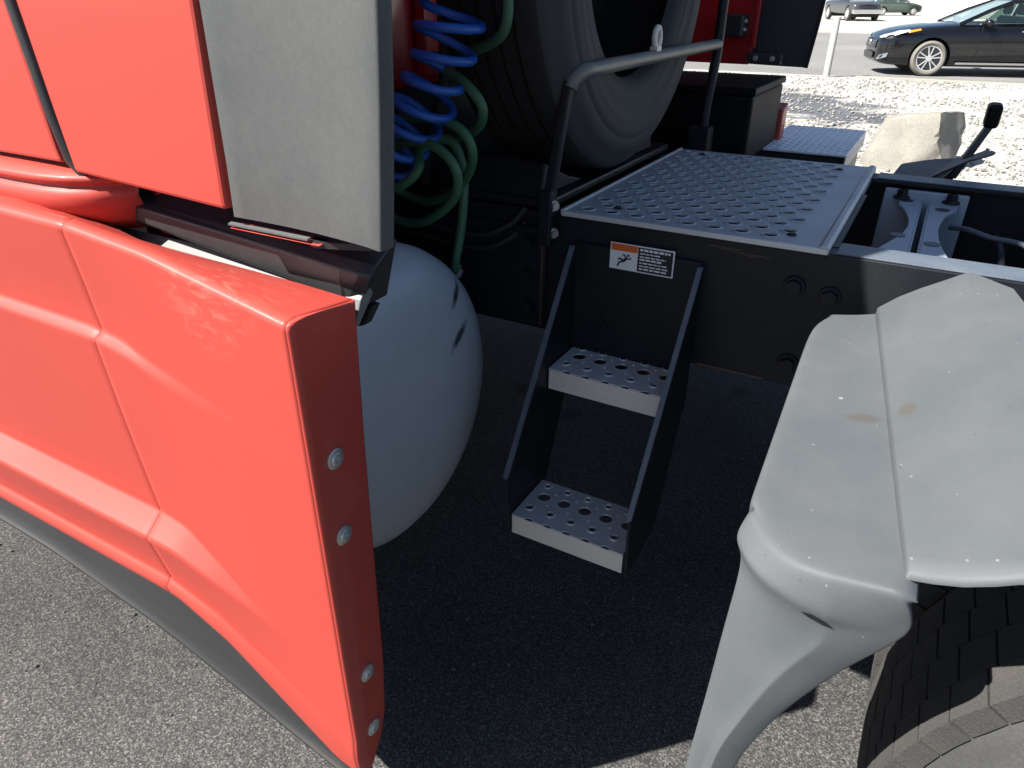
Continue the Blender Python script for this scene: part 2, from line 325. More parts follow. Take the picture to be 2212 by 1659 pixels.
def prism(name, pts, axis, a0, a1, m, parent=None, bev=0.0, bm=None):
    """polygon pts (2-D) extruded along axis 0/1/2 from a0 to a1; the 2-D coordinates are the other two axes in order"""
    own = bm is None
    if own: bm = bmesh.new()
    def mk(p, a):
        v = list(p); v.insert(axis, a); return v
    A = [bm.verts.new(mk(p, a0)) for p in pts]; B = [bm.verts.new(mk(p, a1)) for p in pts]
    n = len(pts)
    bm.faces.new(A); bm.faces.new(B[::-1])
    for i in range(n): bm.faces.new((A[i], B[i], B[(i + 1) % n], A[(i + 1) % n]))
    if own:
        o = bm_obj(name, bm, m, parent)
        if bev: bevel(o, bev)
        return o
def catmull(pts, n=8):
    P = [Vector(p) for p in pts]; P = [2 * P[0] - P[1]] + P + [2 * P[-1] - P[-2]]
    out = []
    for i in range(1, len(P) - 2):
        for k in range(n):
            t = k / n; a, b, c, d = P[i - 1], P[i], P[i + 1], P[i + 2]
            out.append(0.5 * ((2 * b) + (c - a) * t + (2 * a - 5 * b + 4 * c - d) * t * t + (3 * b - a - 3 * c + d) * t ** 3))
    out.append(P[-2]); return out
def add_tube(bm, pts, r, seg=10, cap=True):
    P = [Vector(p) for p in pts]; rings = []
    t0 = (P[1] - P[0]).normalized(); nrm = t0.orthogonal().normalized()
    for i, p in enumerate(P):
        t = (P[min(i + 1, len(P) - 1)] - P[max(i - 1, 0)]).normalized()
        nrm = (nrm - t * nrm.dot(t)).normalized(); b = t.cross(nrm)
        rr = r[i] if isinstance(r, (list, tuple)) else r
        rings.append([bm.verts.new(p + (nrm * math.cos(2 * math.pi * k / seg) + b * math.sin(2 * math.pi * k / seg)) * rr) for k in range(seg)])
    for a, b in zip(rings, rings[1:]):
        for k in range(seg): bm.faces.new((a[k], a[(k + 1) % seg], b[(k + 1) % seg], b[k]))
    if cap: bm.faces.new(rings[0][::-1]); bm.faces.new(rings[-1])
def tube(name, pts, r, m, parent=None, seg=12):
    bm = bmesh.new(); add_tube(bm, pts, r, seg); o = bm_obj(name, bm, m, parent); autosmooth(o, 50); return o
def add_lathe(bm, prof, origin, axis='x', seg=48, closed=False):
    """prof = list of (along axis, radius)"""
    rings = []
    for a, r in prof:
        ring = []
        for k in range(seg):
            t = 2 * math.pi * k / seg; c, s = r * math.cos(t), r * math.sin(t)
            v = {'x': (a, c, s), 'y': (c, a, s), 'z': (c, s, a)}[axis]
            ring.append(bm.verts.new(Vector(origin) + Vector(v)))
        rings.append(ring)
    pairs = list(zip(rings, rings[1:]))
    if closed: pairs.append((rings[-1], rings[0]))
    for a, b in pairs:
        for k in range(seg): bm.faces.new((a[k], a[(k + 1) % seg], b[(k + 1) % seg], b[k]))
    if not closed:
        if prof[0][1] > 1e-4: bm.faces.new(rings[0])
        if prof[-1][1] > 1e-4: bm.faces.new(rings[-1])
    return rings
def lathe(name, prof, origin, m, parent=None, axis='x', seg=48, closed=False, ang=40):
    bm = bmesh.new(); add_lathe(bm, prof, origin, axis, seg, closed); bmesh.ops.remove_doubles(bm, verts=bm.verts[:], dist=1e-5)
    o = bm_obj(name, bm, m, parent); autosmooth(o, ang); return o
def tag(o, label=None, cat=None, group=None, kind=None):
    if label: o['label'] = label
    if cat: o['category'] = cat
    if group: o['group'] = group
    if kind: o['kind'] = kind
    return o
def empty(name, loc=(0, 0, 0)):
    o = bpy.data.objects.new(name, None); o.empty_display_size = 0.2; o.location = loc; COL.objects.link(o); return o
def grid_obj(name, rows, m, parent=None, thick=0.0, smooth=True, sub=0, flip=False):
    """rows: list of equally long lists of points"""
    n = len(rows[0]); V = [p for r in rows for p in r]; F = []
    for i in range(len(rows) - 1):
        for j in range(n - 1): F.append((i * n + j, i * n + j + 1, (i + 1) * n + j + 1, (i + 1) * n + j))
    if flip: F = [f[::-1] for f in F]
    o = mesh_obj(name, V, F, m, parent, smooth)
    if sub:
        s = o.modifiers.new('sub', 'SUBSURF'); s.levels = sub; s.render_levels = sub
    if thick: solid(o, thick)
    wnm = o.modifiers.new('weighted', 'WEIGHTED_NORMAL'); wnm.weight = 85; wnm.keep_sharp = True
    return o
def perforated(bm, corner, ux, uy, outline, holes, thick, seg=12):
    """a flat sheet with real round holes. holes = (u, v, ru, rv). Built by triangle_fill, then given thickness."""
    b2 = bmesh.new(); E = []
    def loop(pts):
        vs = [b2.verts.new((p[0], p[1], 0)) for p in pts]
        for i in range(len(vs)): E.append(b2.edges.new((vs[i], vs[(i + 1) % len(vs)])))
    loop(outline)
    for u, v, ru, rv in holes: loop([(u + ru * math.cos(2 * math.pi * k / seg), v + rv * math.sin(2 * math.pi * k / seg)) for k in range(seg)])
    bmesh.ops.triangle_fill(b2, use_beauty=True, use_dissolve=False, edges=E)
    nz = ux.cross(uy).normalized()
    if b2.faces and sum(f.normal.z for f in b2.faces) < 0:
        bmesh.ops.reverse_faces(b2, faces=b2.faces[:])
    top = {}; bot = {}
    for v in b2.verts:
        p = corner + ux * v.co.x + uy * v.co.y
        top[v] = bm.verts.new(p); bot[v] = bm.verts.new(p - nz * thick)
    for f in b2.faces:
        bm.faces.new([top[v] for v in f.verts]); bm.faces.new([bot[v] for v in reversed(f.verts)])
    for e in b2.edges:
        if len(e.link_faces) == 1:
            a, b = e.verts; bm.faces.new((top[a], bot[a], bot[b], top[b]))
    b2.free()
def add_rim(bm, c, ux, uy, ru, rv, h, w, seg=12):
    """raised lip round a punched hole"""
    nz = ux.cross(uy).normalized(); R0 = []
    for s, hh in ((1 + w, 0.0002), (1 + w * .45, h), (1.0, h), (0.97, -0.002)):
        R0.append([bm.verts.new(c + ux * (ru * s * math.cos(2 * math.pi * k / seg)) + uy * (rv * s * math.sin(2 * math.pi * k / seg)) + nz * hh) for k in range(seg)])
    for a, b in zip(R0, R0[1:]):
        for k in range(seg): bm.faces.new((a[k], a[(k + 1) % seg], b[(k + 1) % seg], b[k]))
def bolt(name, c, axis, r, m, parent, hexhead=True, h=0.010):
    """washer and head along axis"""
    a = Vector(axis).normalized(); q = a.to_track_quat('Z', 'Y').to_matrix().to_4x4()
    bm = bmesh.new()
    for rr, h0, h1, s in ((r * 1.35, 0, h * .3, 20), (r, h * .3, h, 6 if hexhead else 20)):
        mt = Matrix.Translation(Vector(c) + a * (h0 + h1) / 2) @ q
        bmesh.ops.create_cone(bm, cap_ends=True, segments=s, radius1=rr, radius2=rr * .92, depth=h1 - h0, matrix=mt)
    return bm_obj(name, bm, m, parent)

# ------------------------------------------------------------------ ground
def terrain(y): return 0.06 * min(1, max(0, (y - 6) / 10))
tag(mesh_obj('asphalt_ground', [(-120, -60, 0), (60, -60, 0), (60, 4.4, 0), (-120, 4.4, 0)], [(0, 1, 2, 3)], ASPHALT), kind='structure')
gv, gf = [], []
ys = [4.4, 5, 6] + list(np.linspace(7, 16, 12)) + [17.35]; gx = [-120, -40, -20] + list(np.linspace(-10, 12, 23)) + [25, 60]
for y in ys:
    for x in gx: gv.append((x, y, terrain(y) + (0.004 if y < 4.5 else 0) + (random.uniform(-.02, .02) if 4.5 < y < 17 else 0)))
for i in range(len(ys) - 1):
    for j in range(len(gx) - 1):
        a = i * len(gx) + j; gf.append((a, a + 1, a + len(gx) + 1, a + len(gx)))
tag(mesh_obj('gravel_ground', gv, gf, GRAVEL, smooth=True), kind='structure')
tag(mesh_obj('parking_lot', [(-120, 17.3, .056), (90, 17.3, .056), (90, 38, .056), (-120, 38, .056)], [(0, 1, 2, 3)], LOT), kind='structure')
tag(mesh_obj('far_yard_ground', [(-1500, 38, .056), (1500, 38, .056), (1500, 2500, .056), (-1500, 2500, .056)], [(0, 1, 2, 3)], FARG), kind='structure')
kerb = box('kerb', -1.75, 60, 17.2, 17.36, -.20, .085, CONC, bev=0.012); tag(kerb, kind='structure')
# loose limestone pebbles on the gravel (nobody could count them)
pv, pf = [], []
ico_v = [(0, 0, 1), (.89, 0, .45), (.28, .85, .45), (-.72, .53, .45), (-.72, -.53, .45), (.28, -.85, .45), (.72, .53, -.45), (-.28, .85, -.45), (-.89, 0, -.45), (-.28, -.85, -.45), (.72, -.53, -.45), (0, 0, -1)]
ico_f = [(0, 1, 2), (0, 2, 3), (0, 3, 4), (0, 4, 5), (0, 5, 1), (1, 6, 2), (2, 7, 3), (3, 8, 4), (4, 9, 5), (5, 10, 1), (2, 6, 7), (3, 7, 8), (4, 8, 9), (5, 9, 10), (1, 10, 6), (11, 7, 6), (11, 8, 7), (11, 9, 8), (11, 10, 9), (11, 6, 10)]
for i in range(9000):
    y = 4.6 + 12.5 * random.random() ** 1.3; x = random.uniform(-.30 * y - .9, .13 * y + 0.9)
    s = random.choice((.010, .013, .016, .02, .026)) * random.uniform(.8, 1.2); b = len(pv); a = random.uniform(0, 6.28); ca, sa = math.cos(a), math.sin(a)
    sx, sy, sz = s * random.uniform(.8, 1.4), s * random.uniform(.7, 1.1), s * random.uniform(.5, .9)
    for v in ico_v:
        X, Y, Z = v[0] * sx * random.uniform(.85, 1.15), v[1] * sy, v[2] * sz
        pv.append((x + X * ca - Y * sa, y + X * sa + Y * ca, terrain(y) + sz * .5 + Z))
    pf += [tuple(b + k for k in f) for f in ico_f]
tag(mesh_obj('gravel_pebbles', pv, pf, PEB), kind='stuff')

gv2, gf2 = [], []
for i in range(1500):      # loose grit lying on the asphalt
    y = random.uniform(.25, 4.2); x = random.uniform(-2.6, 1.2); q = random.choice((.0016, .002, .0026, .0034, .005)) ; b = len(gv2); a = random.uniform(0, 6.28)
    for v in ico_v: gv2.append((x + (v[0] * math.cos(a) - v[1] * math.sin(a)) * q * 1.2, y + (v[0] * math.sin(a) + v[1] * math.cos(a)) * q, q * .6 + v[2] * q * .8))
    gf2 += [tuple(b + k for k in f) for f in ico_f]
tag(mesh_obj('asphalt_grit', gv2, gf2, GRIT), kind='stuff')

# boulder
bm = bmesh.new(); bmesh.ops.create_icosphere(bm, subdivisions=4, radius=1.0)
from mathutils import noise as mnoise
for v in bm.verts:
    d = v.co.normalized(); k = (abs(d.x) ** 4 + abs(d.y) ** 4 + abs(d.z) ** 4) ** (-1 / 4)
    n = mnoise.fractal(d * 1.6 + Vector((3, 1, 7)), 1.0, 2.0, 5) * .13 + mnoise.fractal(d * 5, 1.0, 2.0, 4) * .03
    # planar chops give the flat broken faces
    for pn, pd in ((Vector((-.35, -.85, .35)), .80), (Vector((.75, -.5, .45)), .84), (Vector((-.1, .1, 1)), .70), (Vector((-.9, .1, .3)), .85)):
        pn = pn.normalized(); t = d.dot(pn) * (k + n)
        if t > pd: k = (pd + n * .35) / max(d.dot(pn), .01) - n
    v.co = d * (k + n)
    v.co = Vector((v.co.x * .42 + .05 * v.co.z, v.co.y * .40, v.co.z * .45))
rock = bm_obj('boulder', bm, ROCK); autosmooth(rock, 28); rock.location = (-0.20, 8.55, 0.19); rock.rotation_euler = (0, 0, 0.2)
tag(rock, 'large tan boulder sitting on the white gravel beyond the truck', 'boulder')

# bollard post
post = lathe('bollard_post', [(-.3, .065), (1.09, .065), (1.105, .055), (1.11, .02), (1.11, 0)], (-2.285, 17.05, .06), POSTM, axis='z', seg=20)
post.rotation_euler = (0, 0, 0)
tag(post, 'pale weathered post at the gravel edge behind the black rubber flap', 'post')

# ------------------------------------------------------------------ THE TRUCK
truck = empty('semi_truck', (0, 0, 0))
tag(truck, 'red semi truck tractor with grey rubber panels, black ladder and perforated deck plate', 'truck')
CY = 1.925
def mirror_y(v): return (v[0], 2 * CY - v[1], v[2])

# --- chassis fairing (red side skirt panel); coordinates along its feature lines (x, y, z)
FEAT = [
 [(-2.9, .735, 1.262), (-1.597, .735, 1.232), (-1.367, .728, 1.205), (-1.16, .728, 1.168), (-.805, .735, 1.156), (-.69, .735, 1.150)],
 [(-2.9, .622, 1.2405), (-1.332, .622, 1.2365), (-1.161, .622, 1.2335), (-.974, .622, 1.2155), (-.786, .622, 1.1805), (-.69, .622, 1.1625)],
 [(-2.9, .6065, 1.2375), (-1.332, .6065, 1.2335), (-1.161, .6065, 1.231), (-.974, .6065, 1.2135), (-.786, .6065, 1.179), (-.69, .6065, 1.1610)],
 [(-2.9, .6012, 1.2315), (-1.332, .6012, 1.2285), (-1.161, .6012, 1.2265), (-.974, .6012, 1.2095), (-.786, .6012, 1.175), (-.69, .6012, 1.1560)],
 [(-2.9, .600, 1.224), (-1.332, .600, 1.221), (-1.161, .600, 1.219), (-.974, .600, 1.202), (-.786, .600, 1.167), (-.69, .600, 1.148)],
 [(-2.9, .609, 1.13), (-1.16, .609, 1.13), (-.974, .603, 1.10), (-.69, .600, 1.03)],
 [(-2.9, .616, 1.052), (-1.199, .616, 1.050), (-1.101, .614, 1.044), (-1.046, .610, 1.024), (-.873, .602, .983), (-.69, .600, .925)],
 [(-2.9, .611, 1.044), (-1.199, .611, 1.042), (-1.101, .610, 1.034), (-1.046, .607, 1.013), (-.873, .601, .974), (-.69, .600, .915)],
 [(-2.9, .600, 1.036), (-1.171, .600, 1.035), (-1.079, .600, 1.022), (-1.031, .600, 1.002), (-.874, .6, .962), (-.69, .600, .905)],
 [(-2.9, .598, 1.026), (-1.171, .598, 1.024), (-1.079, .598, 1.011), (-1.031, .599, .990), (-.874, .6, .950), (-.69, .600, .893)],
 [(-2.9, .609, .84), (-1.16, .609, .835), (-1.0, .604, .79), (-.85, .600, .74), (-.69, .600, .68)],
 [(-2.9, .622, .664), (-1.158, .622, .655), (-1.077, .618, .650), (-.979, .608, .600), (-.903, .602, .551), (-.825, .600, .514), (-.69, .600, .455)],
 [(-2.9, .621, .654), (-1.158, .621, .644), (-1.077, .616, .640), (-.979, .606, .590), (-.903, .601, .541), (-.825, .600, .506), (-.69, .600, .445)],
 [(-2.9, .584, .619), (-1.177, .584, .614), (-1.09, .584, .613), (-.998, .588, .581), (-.898, .597, .534), (-.83, .600, .496), (-.69, .600, .434)],
 [(-2.9, .579, .611), (-1.177, .579, .605), (-1.09, .579, .603), (-.998, .585, .570), (-.898, .596, .524), (-.83, .600, .484), (-.69, .600, .420)],
 [(-2.9, .585, .598), (-1.177, .585, .590), (-1.09, .585, .588), (-.998, .589, .555), (-.898, .597, .508), (-.83, .600, .468), (-.69, .600, .400)],
 [(-2.9, .604, .500), (-1.164, .604, .492), (-1.029, .604, .460), (-.878, .602, .388), (-.69, .600, .285)],
 [(-2.9, .598, .494), (-1.164, .598, .486), (-1.029, .598, .453), (-.878, .598, .380), (-.69, .598, .273)],
 [(-2.9, .590, .482), (-1.146, .590, .474), (-1.020, .590, .433), (-.87, .592, .352), (-.69, .596, .238)],
 [(-2.9, .592, .462), (-1.187, .592, .453), (-1.135, .592, .450), (-1.0, .593, .395), (-.744, .598, .205), (-.69, .600, .190)],
 [(-2.9, .600, .450), (-1.187, .600, .442), (-1.135, .600, .440), (-1.0, .6, .375), (-.744, .602, .190), (-.69, .604, .178)],
 [(-2.9, .625, .445), (-1.187, .625, .438), (-1.135, .625, .436), (-1.0, .625, .371), (-.744, .620, .187), (-.69, .618, .176)],
]
def feat_at(row, x):
    X = [p[0] for p in row]
    # rounded corners: small moving average of the polyline
    w = 0.018; ys_ = [np.interp(x + d, X, [p[1] for p in row]) for d in (-w, -w / 2, 0, w / 2, w)]; zs_ = [np.interp(x + d, X, [p[2] for p in row]) for d in (-w, -w / 2, 0, w / 2, w)]
    return (x, float(np.mean(ys_)), float(np.mean(zs_)))
xs_front = [-2.9, -2.4, -2.0, -1.7, -1.5, -1.4, -1.35, -1.3, -1.25, -1.2, -1.18, -1.1615]
xs_rear = [-1.159, -1.145, -1.13] + list(np.linspace(-1.115, -.70, 42)) + [-.692]
def fairing_panel(name, xs, parent):
    rows = [[feat_at(r, x) for x in xs] for r in FEAT]
    o = grid_obj(name, rows, RED, parent, thick=0.006, flip=True)
    return o
fair = fairing_panel('chassis_fairing', xs_rear, truck)
front_panel = fairing_panel('front_panel', xs_front, fair)
# dark backing strip seen through the seam
seam_rows = [[(x, feat_at(r, -1.16)[1] + .008, feat_at(r, -1.16)[2]) for x in (-1.185, -1.135)] for r in FEAT[4:]]
grid_obj('seam_backing', seam_rows, BLKPL, fair)
# end face
end_in = [(.735, 1.150), (.722, .953), (.714, .772), (.70, .40), (.697, .316), (.664, .222), (.630, .176)]
er = []
er.append([(x_, y_, z_) for x_, y_, z_ in ((-.694, .622, 1.1632), (-.690, .640, 1.1622), (-.688, .655, 1.1606), (-.6865, .67, 1.159), (-.686, .68, 1.158), (-.686, .70, 1.1555), (-.686, .72, 1.1535), (-.6865, .728, 1.1525), (-.690, .734, 1.1515), (-.705, .736, 1.150))])
for i, r in enumerate(FEAT[1:]):
    x, yo, zo = feat_at(r, -.692)
    zi = min(1.150, zo - .006 * (zo > .9)) if i > 2 else 1.150
    yi = float(np.interp(-zi, [-p[1] for p in end_in], [p[0] for p in end_in])) if i > 2 else .735
    er.append([(-.693, yo, zo), (-.688, yo + .0015, zo - .0002), (-.6845, yo + .006, zo - .0005), (-.684, yo + .013, zo - .001)] + [(-.684, (yo + .013) * (1 - k) + (yi - .008) * k, zo * (1 - k) + zi * k) for k in (.33, .66, 1)] + [(-.6855, yi - .003, zi), (-.690, yi, zi), (-.705, yi + .001, zi)])
end_face = grid_obj('end_cap', er, RED, fair, thick=.004, flip=True)
for (y, z) in ((.647, .921), (.642, .774), (.650, .437), (.646, .286)):
    b = bmesh.new()
    add_lathe(b, [(-.002, .0175), (.003, .0175), (.0045, .015), (.0045, .0115), (.007, .0095), (.0075, .006), (.0035, .005), (.0035, 0)], (-.684, y, z), 'x', 24)
    o = bm_obj('bolt', b, BRIGHT, fair); autosmooth(o, 40)
# charcoal rubber skirt below the panel
S = [(-2.9, .372), (-1.879, .357), (-1.644, .350), (-1.26, .297), (-1.0, .232), (-.747, .167), (-.70, .160)]
top_row = FEAT[20]
sk = []
for dy, f in ((.612, 0.0), (.609, .25), (.607, .6), (.605, .86), (.596, .93), (.594, .97), (.600, 1.0), (.616, 1.0)):
    sk.append([(x, dy, feat_at(top_row, x)[2] * (1 - f) + float(np.interp(x, [s[0] for s in S], [s[1] for s in S])) * f + .004 * (1 - f)) for x in [-2.9, -2.3, -1.9] + list(np.linspace(-1.7, -.715, 26))])
sk_o = grid_obj('rubber_skirt', sk, SKIRT, fair, thick=.006, flip=True)

# --- cab: shell, side panel, door, sill
cab = box('cab_shell', -3.9, -1.20, .735, 3.205, 1.33, 3.62, DARKRED, truck, 0.03)
# ribs, cable and clutter on the back wall
for y in (1.18, 1.42, 1.60, 2.35, 2.62, 2.9):
    box('wall_rib', -1.197, -1.165, y, y + .045, 1.36, 3.5, DARKRED, cab, .006)
box('added_dark_block', -1.34, -1.24, .85, 3.08, .80, 1.40, BLKPL, truck, .01)  # added dark block, makes the gap under the cab back read black
box('wall_bracket', -1.197, -1.12, 1.25, 1.36, 1.44, 1.56, DARKRED, cab, .008)
box('wall_bracket', -1.197, -1.13, 1.22, 1.38, 1.36, 1.40, BRIGHT, cab, .005)
def xz_panel(name, pts, y0, t, m, parent, bev=.006):
    return prism(name, pts, 1, y0, y0 + t, m, parent, bev)
side = xz_panel('cab_side_panel', [(-1.2577, 1.2802), (-0.8925, 1.2638), (-0.8773, 1.5392), (-.895, 1.80), (-1.01, 2.20), (-1.27, 3.60), (-1.60, 3.60), (-1.40, 2.2), (-1.315, 1.66), (-1.2857, 1.5392), (-1.2693, 1.3758)], .700, .030, RED, truck)
door = xz_panel('cab_door', [(-3.7, 1.290), (-1.2927, 1.2918), (-1.2973, 1.3117), (-1.316, 1.5392), (-1.342, 1.66), (-1.425, 2.2), (-1.615, 3.60), (-3.7, 3.60)], .702, .030, RED, truck)
tube('door_seal', [(-1.61, .707, 3.58), (-1.413, .707, 2.2), (-1.329, .707, 1.66), (-1.3008, 0.707, 1.5392), (-1.281, 0.707, 1.3758), (-1.2693, 0.71, 1.3), (-1.2483, 0.718, 1.2685)], .0135, BLKPL, truck, 8)
# sill under the cab
sec = [(.80, 1.284), (.712, 1.283), (.690, 1.281), (.672, 1.275), (.667, 1.267), (.674, 1.260), (.680, 1.254), (.668, 1.250), (.664, 1.235), (.670, 1.215), (.69, 1.19), (.74, 1.165), (.80, 1.155)]
rows = []
for x, dy, kz in ((-3.4, 0, 1), (-1.5, 0, 1), (-1.42, 0, 1), (-1.34, .004, 1), (-1.285, .015, .99), (-1.24, .036, .97), (-1.21, .065, .94), (-1.195, .10, .90)):
    rows.append([(x, min(y + dy, .86 + .1 * (y - .66)) if dy else y, 1.245 + (z - 1.245) * kz) for y, z in sec])
sill = grid_obj('cab_sill', rows, RED, truck, thick=.006)
box('sill_end', -1.215, -1.197, .80, .95, 1.15, 1.32, DARKRED, sill, .01)

# --- grey rubber side extender
def extender(mir):
    # face profile: front edge to rear edge at several heights
    far_lv = [(1.298, -.757, -.512), (1.36, -.753, -.505), (1.45, -.750, -.496), (1.54, -.747, -.490), (1.66, -.765, -.515), (1.90, -.825, -.60), (2.30, -.895, -.76), (2.9, -1.05, -.93), (3.58, -1.20, -1.12)]
    lv = far_lv if mir else [(1.2568, -0.8832, -0.5973), (1.3292, -0.8785, -0.5892), (1.4342, -0.875, -0.5787), (1.5392, -0.8715, -0.5717), (1.66, -.905, -.600), (1.90, -.960, -.71), (2.20, -1.05, -.825), (2.9, -1.19, -1.03), (3.58, -1.31, -1.17)]  # unseen upper levels slant back, shaped so the sun reaches the fender
    dy = 0 if mir else .10
    rows = []
    for z, x0, x1 in lv:
        w = x1 - x0
        r = [(x0 + .004, .622, z), (x0 + .002, .606, z), (x0 + .008, .600, z)]
        for k in (.1, .25, .42, .6, .78, .92): r.append((x0 + w * k, .600 + .009 * math.sin(math.pi * k) - .005 * k, z - .006 * k * (z < 1.31)))
        r += [(x1 - .004, .597, z - .008 * (z < 1.31)), (x1 + .000, .6005, z - .008 * (z < 1.31)), (x1 + .002, .605, z - .008 * (z < 1.31)), (x1 + .004, .613, z - .007 * (z < 1.31)), (x1 + .005, .618, z - .006 * (z < 1.31)), (x1 - .002, .620, z - .006 * (z < 1.31))]
        r = [(p[0], p[1] + dy, p[2]) for p in r]
        rows.append([mirror_y(p) for p in r] if mir else r)
    o = grid_obj('side_extender', rows, FLAP if mir else RUBBER, truck, thick=.006, flip=mir)
    return o
ext_l = extender(False); ext_l['label'] = 'grey weathered rubber side extender beside the red panel'
ext_r = extender(True); ext_r['label'] = 'black rubber extender flap on the far side of the cab'
# trim lip and dark bracket under the extender
prism('trim_lip', [(.703, 1.2430), (.710, 1.2445), (.710, 1.2420), (.703, 1.2405)], 0, -.896, -.735, RUBBER, side)
prism('trim_lip_underside', [(.704, 1.2360), (.720, 1.2390), (.728, 1.2390), (.728, 1.2360)], 0, -.894, -.715, RED, side)
prism('lip_bracket', [(-.740, .712), (-.726, .708), (-.648, .738), (-.655, .79), (-.765, .79)], 2, 1.2300, 1.2390, BLKPL, side)
# far side red cab panel with brackets, and the flap's bolts
xz_panel('cab_side_panel', [(-1.3, 1.30), (-.735, 1.296), (-.722, 1.54), (-.78, 1.80), (-.90, 2.30), (-1.20, 3.60), (-1.5, 3.60)], 2 * CY - .630, .030, DARKRED, truck)
brk = box('flap_bracket', -.845, -.755, 3.11, 3.215, 1.40, 1.48, BLKPL, truck, .006)
for z in (1.425, 1.455): bolt('bolt', (-.755, 3.15, z), (1, 0, 0), .007, BRIGHT, brk, True)
brk2 = box('flap_bracket', -.735, -.60, 3.165, 3.205, 1.305, 1.345, BLKPL, truck, .006)
for x in (-.70, -.635): bolt('bolt', (x, 3.165, 1.325), (0, -1, 0), .008, BRIGHT, brk2, True)
box('flap_hinge', -.733, -.715, 3.19, 3.214, 1.36, 1.60, DARKRED, truck, .003)

# --- black shield over the tank
sh = bmesh.new()
secb = [(.815, 1.218), (.770, 1.196), (.757, 1.180), (.757, 1.128), (.765, 1.122), (.80, 1.122), (.825, 1.122), (.825, 1.222)]
st = [(-2.9, 0), (-1.24, 0), (-1.166, 0), (-.83, 0), (-.735, 0), (-.70, .004), (-.682, .012)]
rg = []
for x, ins in st: rg.append([sh.verts.new((x - (0.03 if (x > -.71 and z < 1.13) else 0), y + ins, z - ins * .4 + float(np.interp(x, [-1.24, -1.166, -.83, -.70], [.064, .057, .018, .0])) * (1 if z < 1.15 else .6 if z < 1.185 else .4 if z < 1.2 else .2))) for y, z in secb])
for a, b in zip(rg, rg[1:]):
    for k in range(len(secb)): sh.faces.new((a[k], a[(k + 1) % len(secb)], b[(k + 1) % len(secb)], b[k]))
sh.faces.new(rg[0]); sh.faces.new(rg[-1])
shield = bm_obj('tank_shield', sh, BLKPL, truck); bevel(shield, .006, 2); 
prism('shield_tab', [(-.76, 1.115), (-.706, 1.115), (-.730, 1.076), (-.745, 1.070), (-.76, 1.075)], 1, .795, .815, BLKPL, shield, .004)

# --- fuel tank
TA, TB, TR, TX = 1.082, .722, .364, -.852
prof = [(-2.6, 0), (-2.6, TR - .03), (-2.58, TR), (-1.01, TR), (-.965, TR - .002), (-.932, TR - .012), (-.904, TR - .030), (-.882, TR - .058), (-.868, TR - .100), (-.859, TR - .165), (-.854, TR - .25), (TX, 0)]
tank = lathe('fuel_tank', prof, (0, TA, TB), TANK, truck, 'x', 96, ang=60)
prism('added_tank_strip', [(.742, 1.100), (.752, 1.100), (.790, 1.140), (.782, 1.160), (.760, 1.138)], 0, -1.30, -.700, TANKSTRIP, tank, .002)  # added pale strip, stands in for the sunlit top of the tank

# --- frame rails
def rail(mir):
    # C channel: web outside, flanges inward
    pts = [(1.500, 1.092), (1.582, 1.092), (1.582, 1.080), (1.509, 1.080), (1.509, .798), (1.582, .798), (1.582, .786), (1.500, .786)]
    if mir: pts = [(2 * CY - y, z) for y, z in pts]
    return prism('frame_rail', pts, 0, -3.4, 3.2, FRAME, truck, .003)
rail_l = rail(False); rail_r = rail(True)
# upper face of the flanges, painted lighter with the sky sheen
for mir, par in ((0, rail_l), (1, rail_r)):
    y0, y1 = (1.503, 1.580); 
    if mir: y0, y1 = 2 * CY - y1, 2 * CY - y0
    box('flange_sheen_strip', -.118, 3.1, y0, y1, 1.0925, 1.0955, FRAMETOP, par, 0.001)
for x, z in ((-.183, 1.015), (-.112, 1.005), (-.165, .840), (-.80, 1.016), (-.80, .851), (-.02, .93), (-.60, .72 + .12)):
    bolt('bolt', (x, 1.4995, z), (0, -1, 0), .017, FRAME, rail_l, True, .018)
box('rail_joint_plate', -1.9, -.768, 1.484, 1.4985, .800, 1.055, FRAME, rail_l, .003)
for x, z in ((-.80, 1.016), (-.80, .851), (-.80, .93)): bolt('bolt', (x, 1.483, z), (0, -1, 0), .014, FRAME, rail_l, True, .014)
box('joint_edge', -.7675, -.7635, 1.482, 1.499, .800, 1.055, RUST, rail_l, .001)
# scratched rusty edge under the web
box('rail_edge_wear', -.36, -.21, 1.4972, 1.4995, .787, .793, RUST, rail_l, .0005)
# cross box that carries the spare
carrier = box('spare_carrier', -1.12, -.755, 1.50, 2.35, 1.098, 1.120, FRAME, truck, .006)
for yy in (1.62, 2.13): prism('tyre_chock', [(yy - .12, 1.121), (yy + .12, 1.121), (yy + (.10 if yy > 1.9 else .02), 1.20 if yy > 1.9 else 1.15), (yy - (.02 if yy > 1.9 else .10), 1.15 if yy > 1.9 else 1.20)], 0, -1.08, -.78, FRAME, carrier, .005)
# bay floor members seen between the rails
bay = box('bay_crossbeam', -.70, -.62, 1.512, 2.338, .80, .98, FRAME, truck, .006)
box('bay_crossbeam', .30, .38, 1.512, 2.338, .80, 1.0, FRAME, truck, .006)
tube('driveshaft', [(-3, CY, .78), (.6, CY, .70), (1.0, CY, .62)], .055, FRAME, truck, 16)
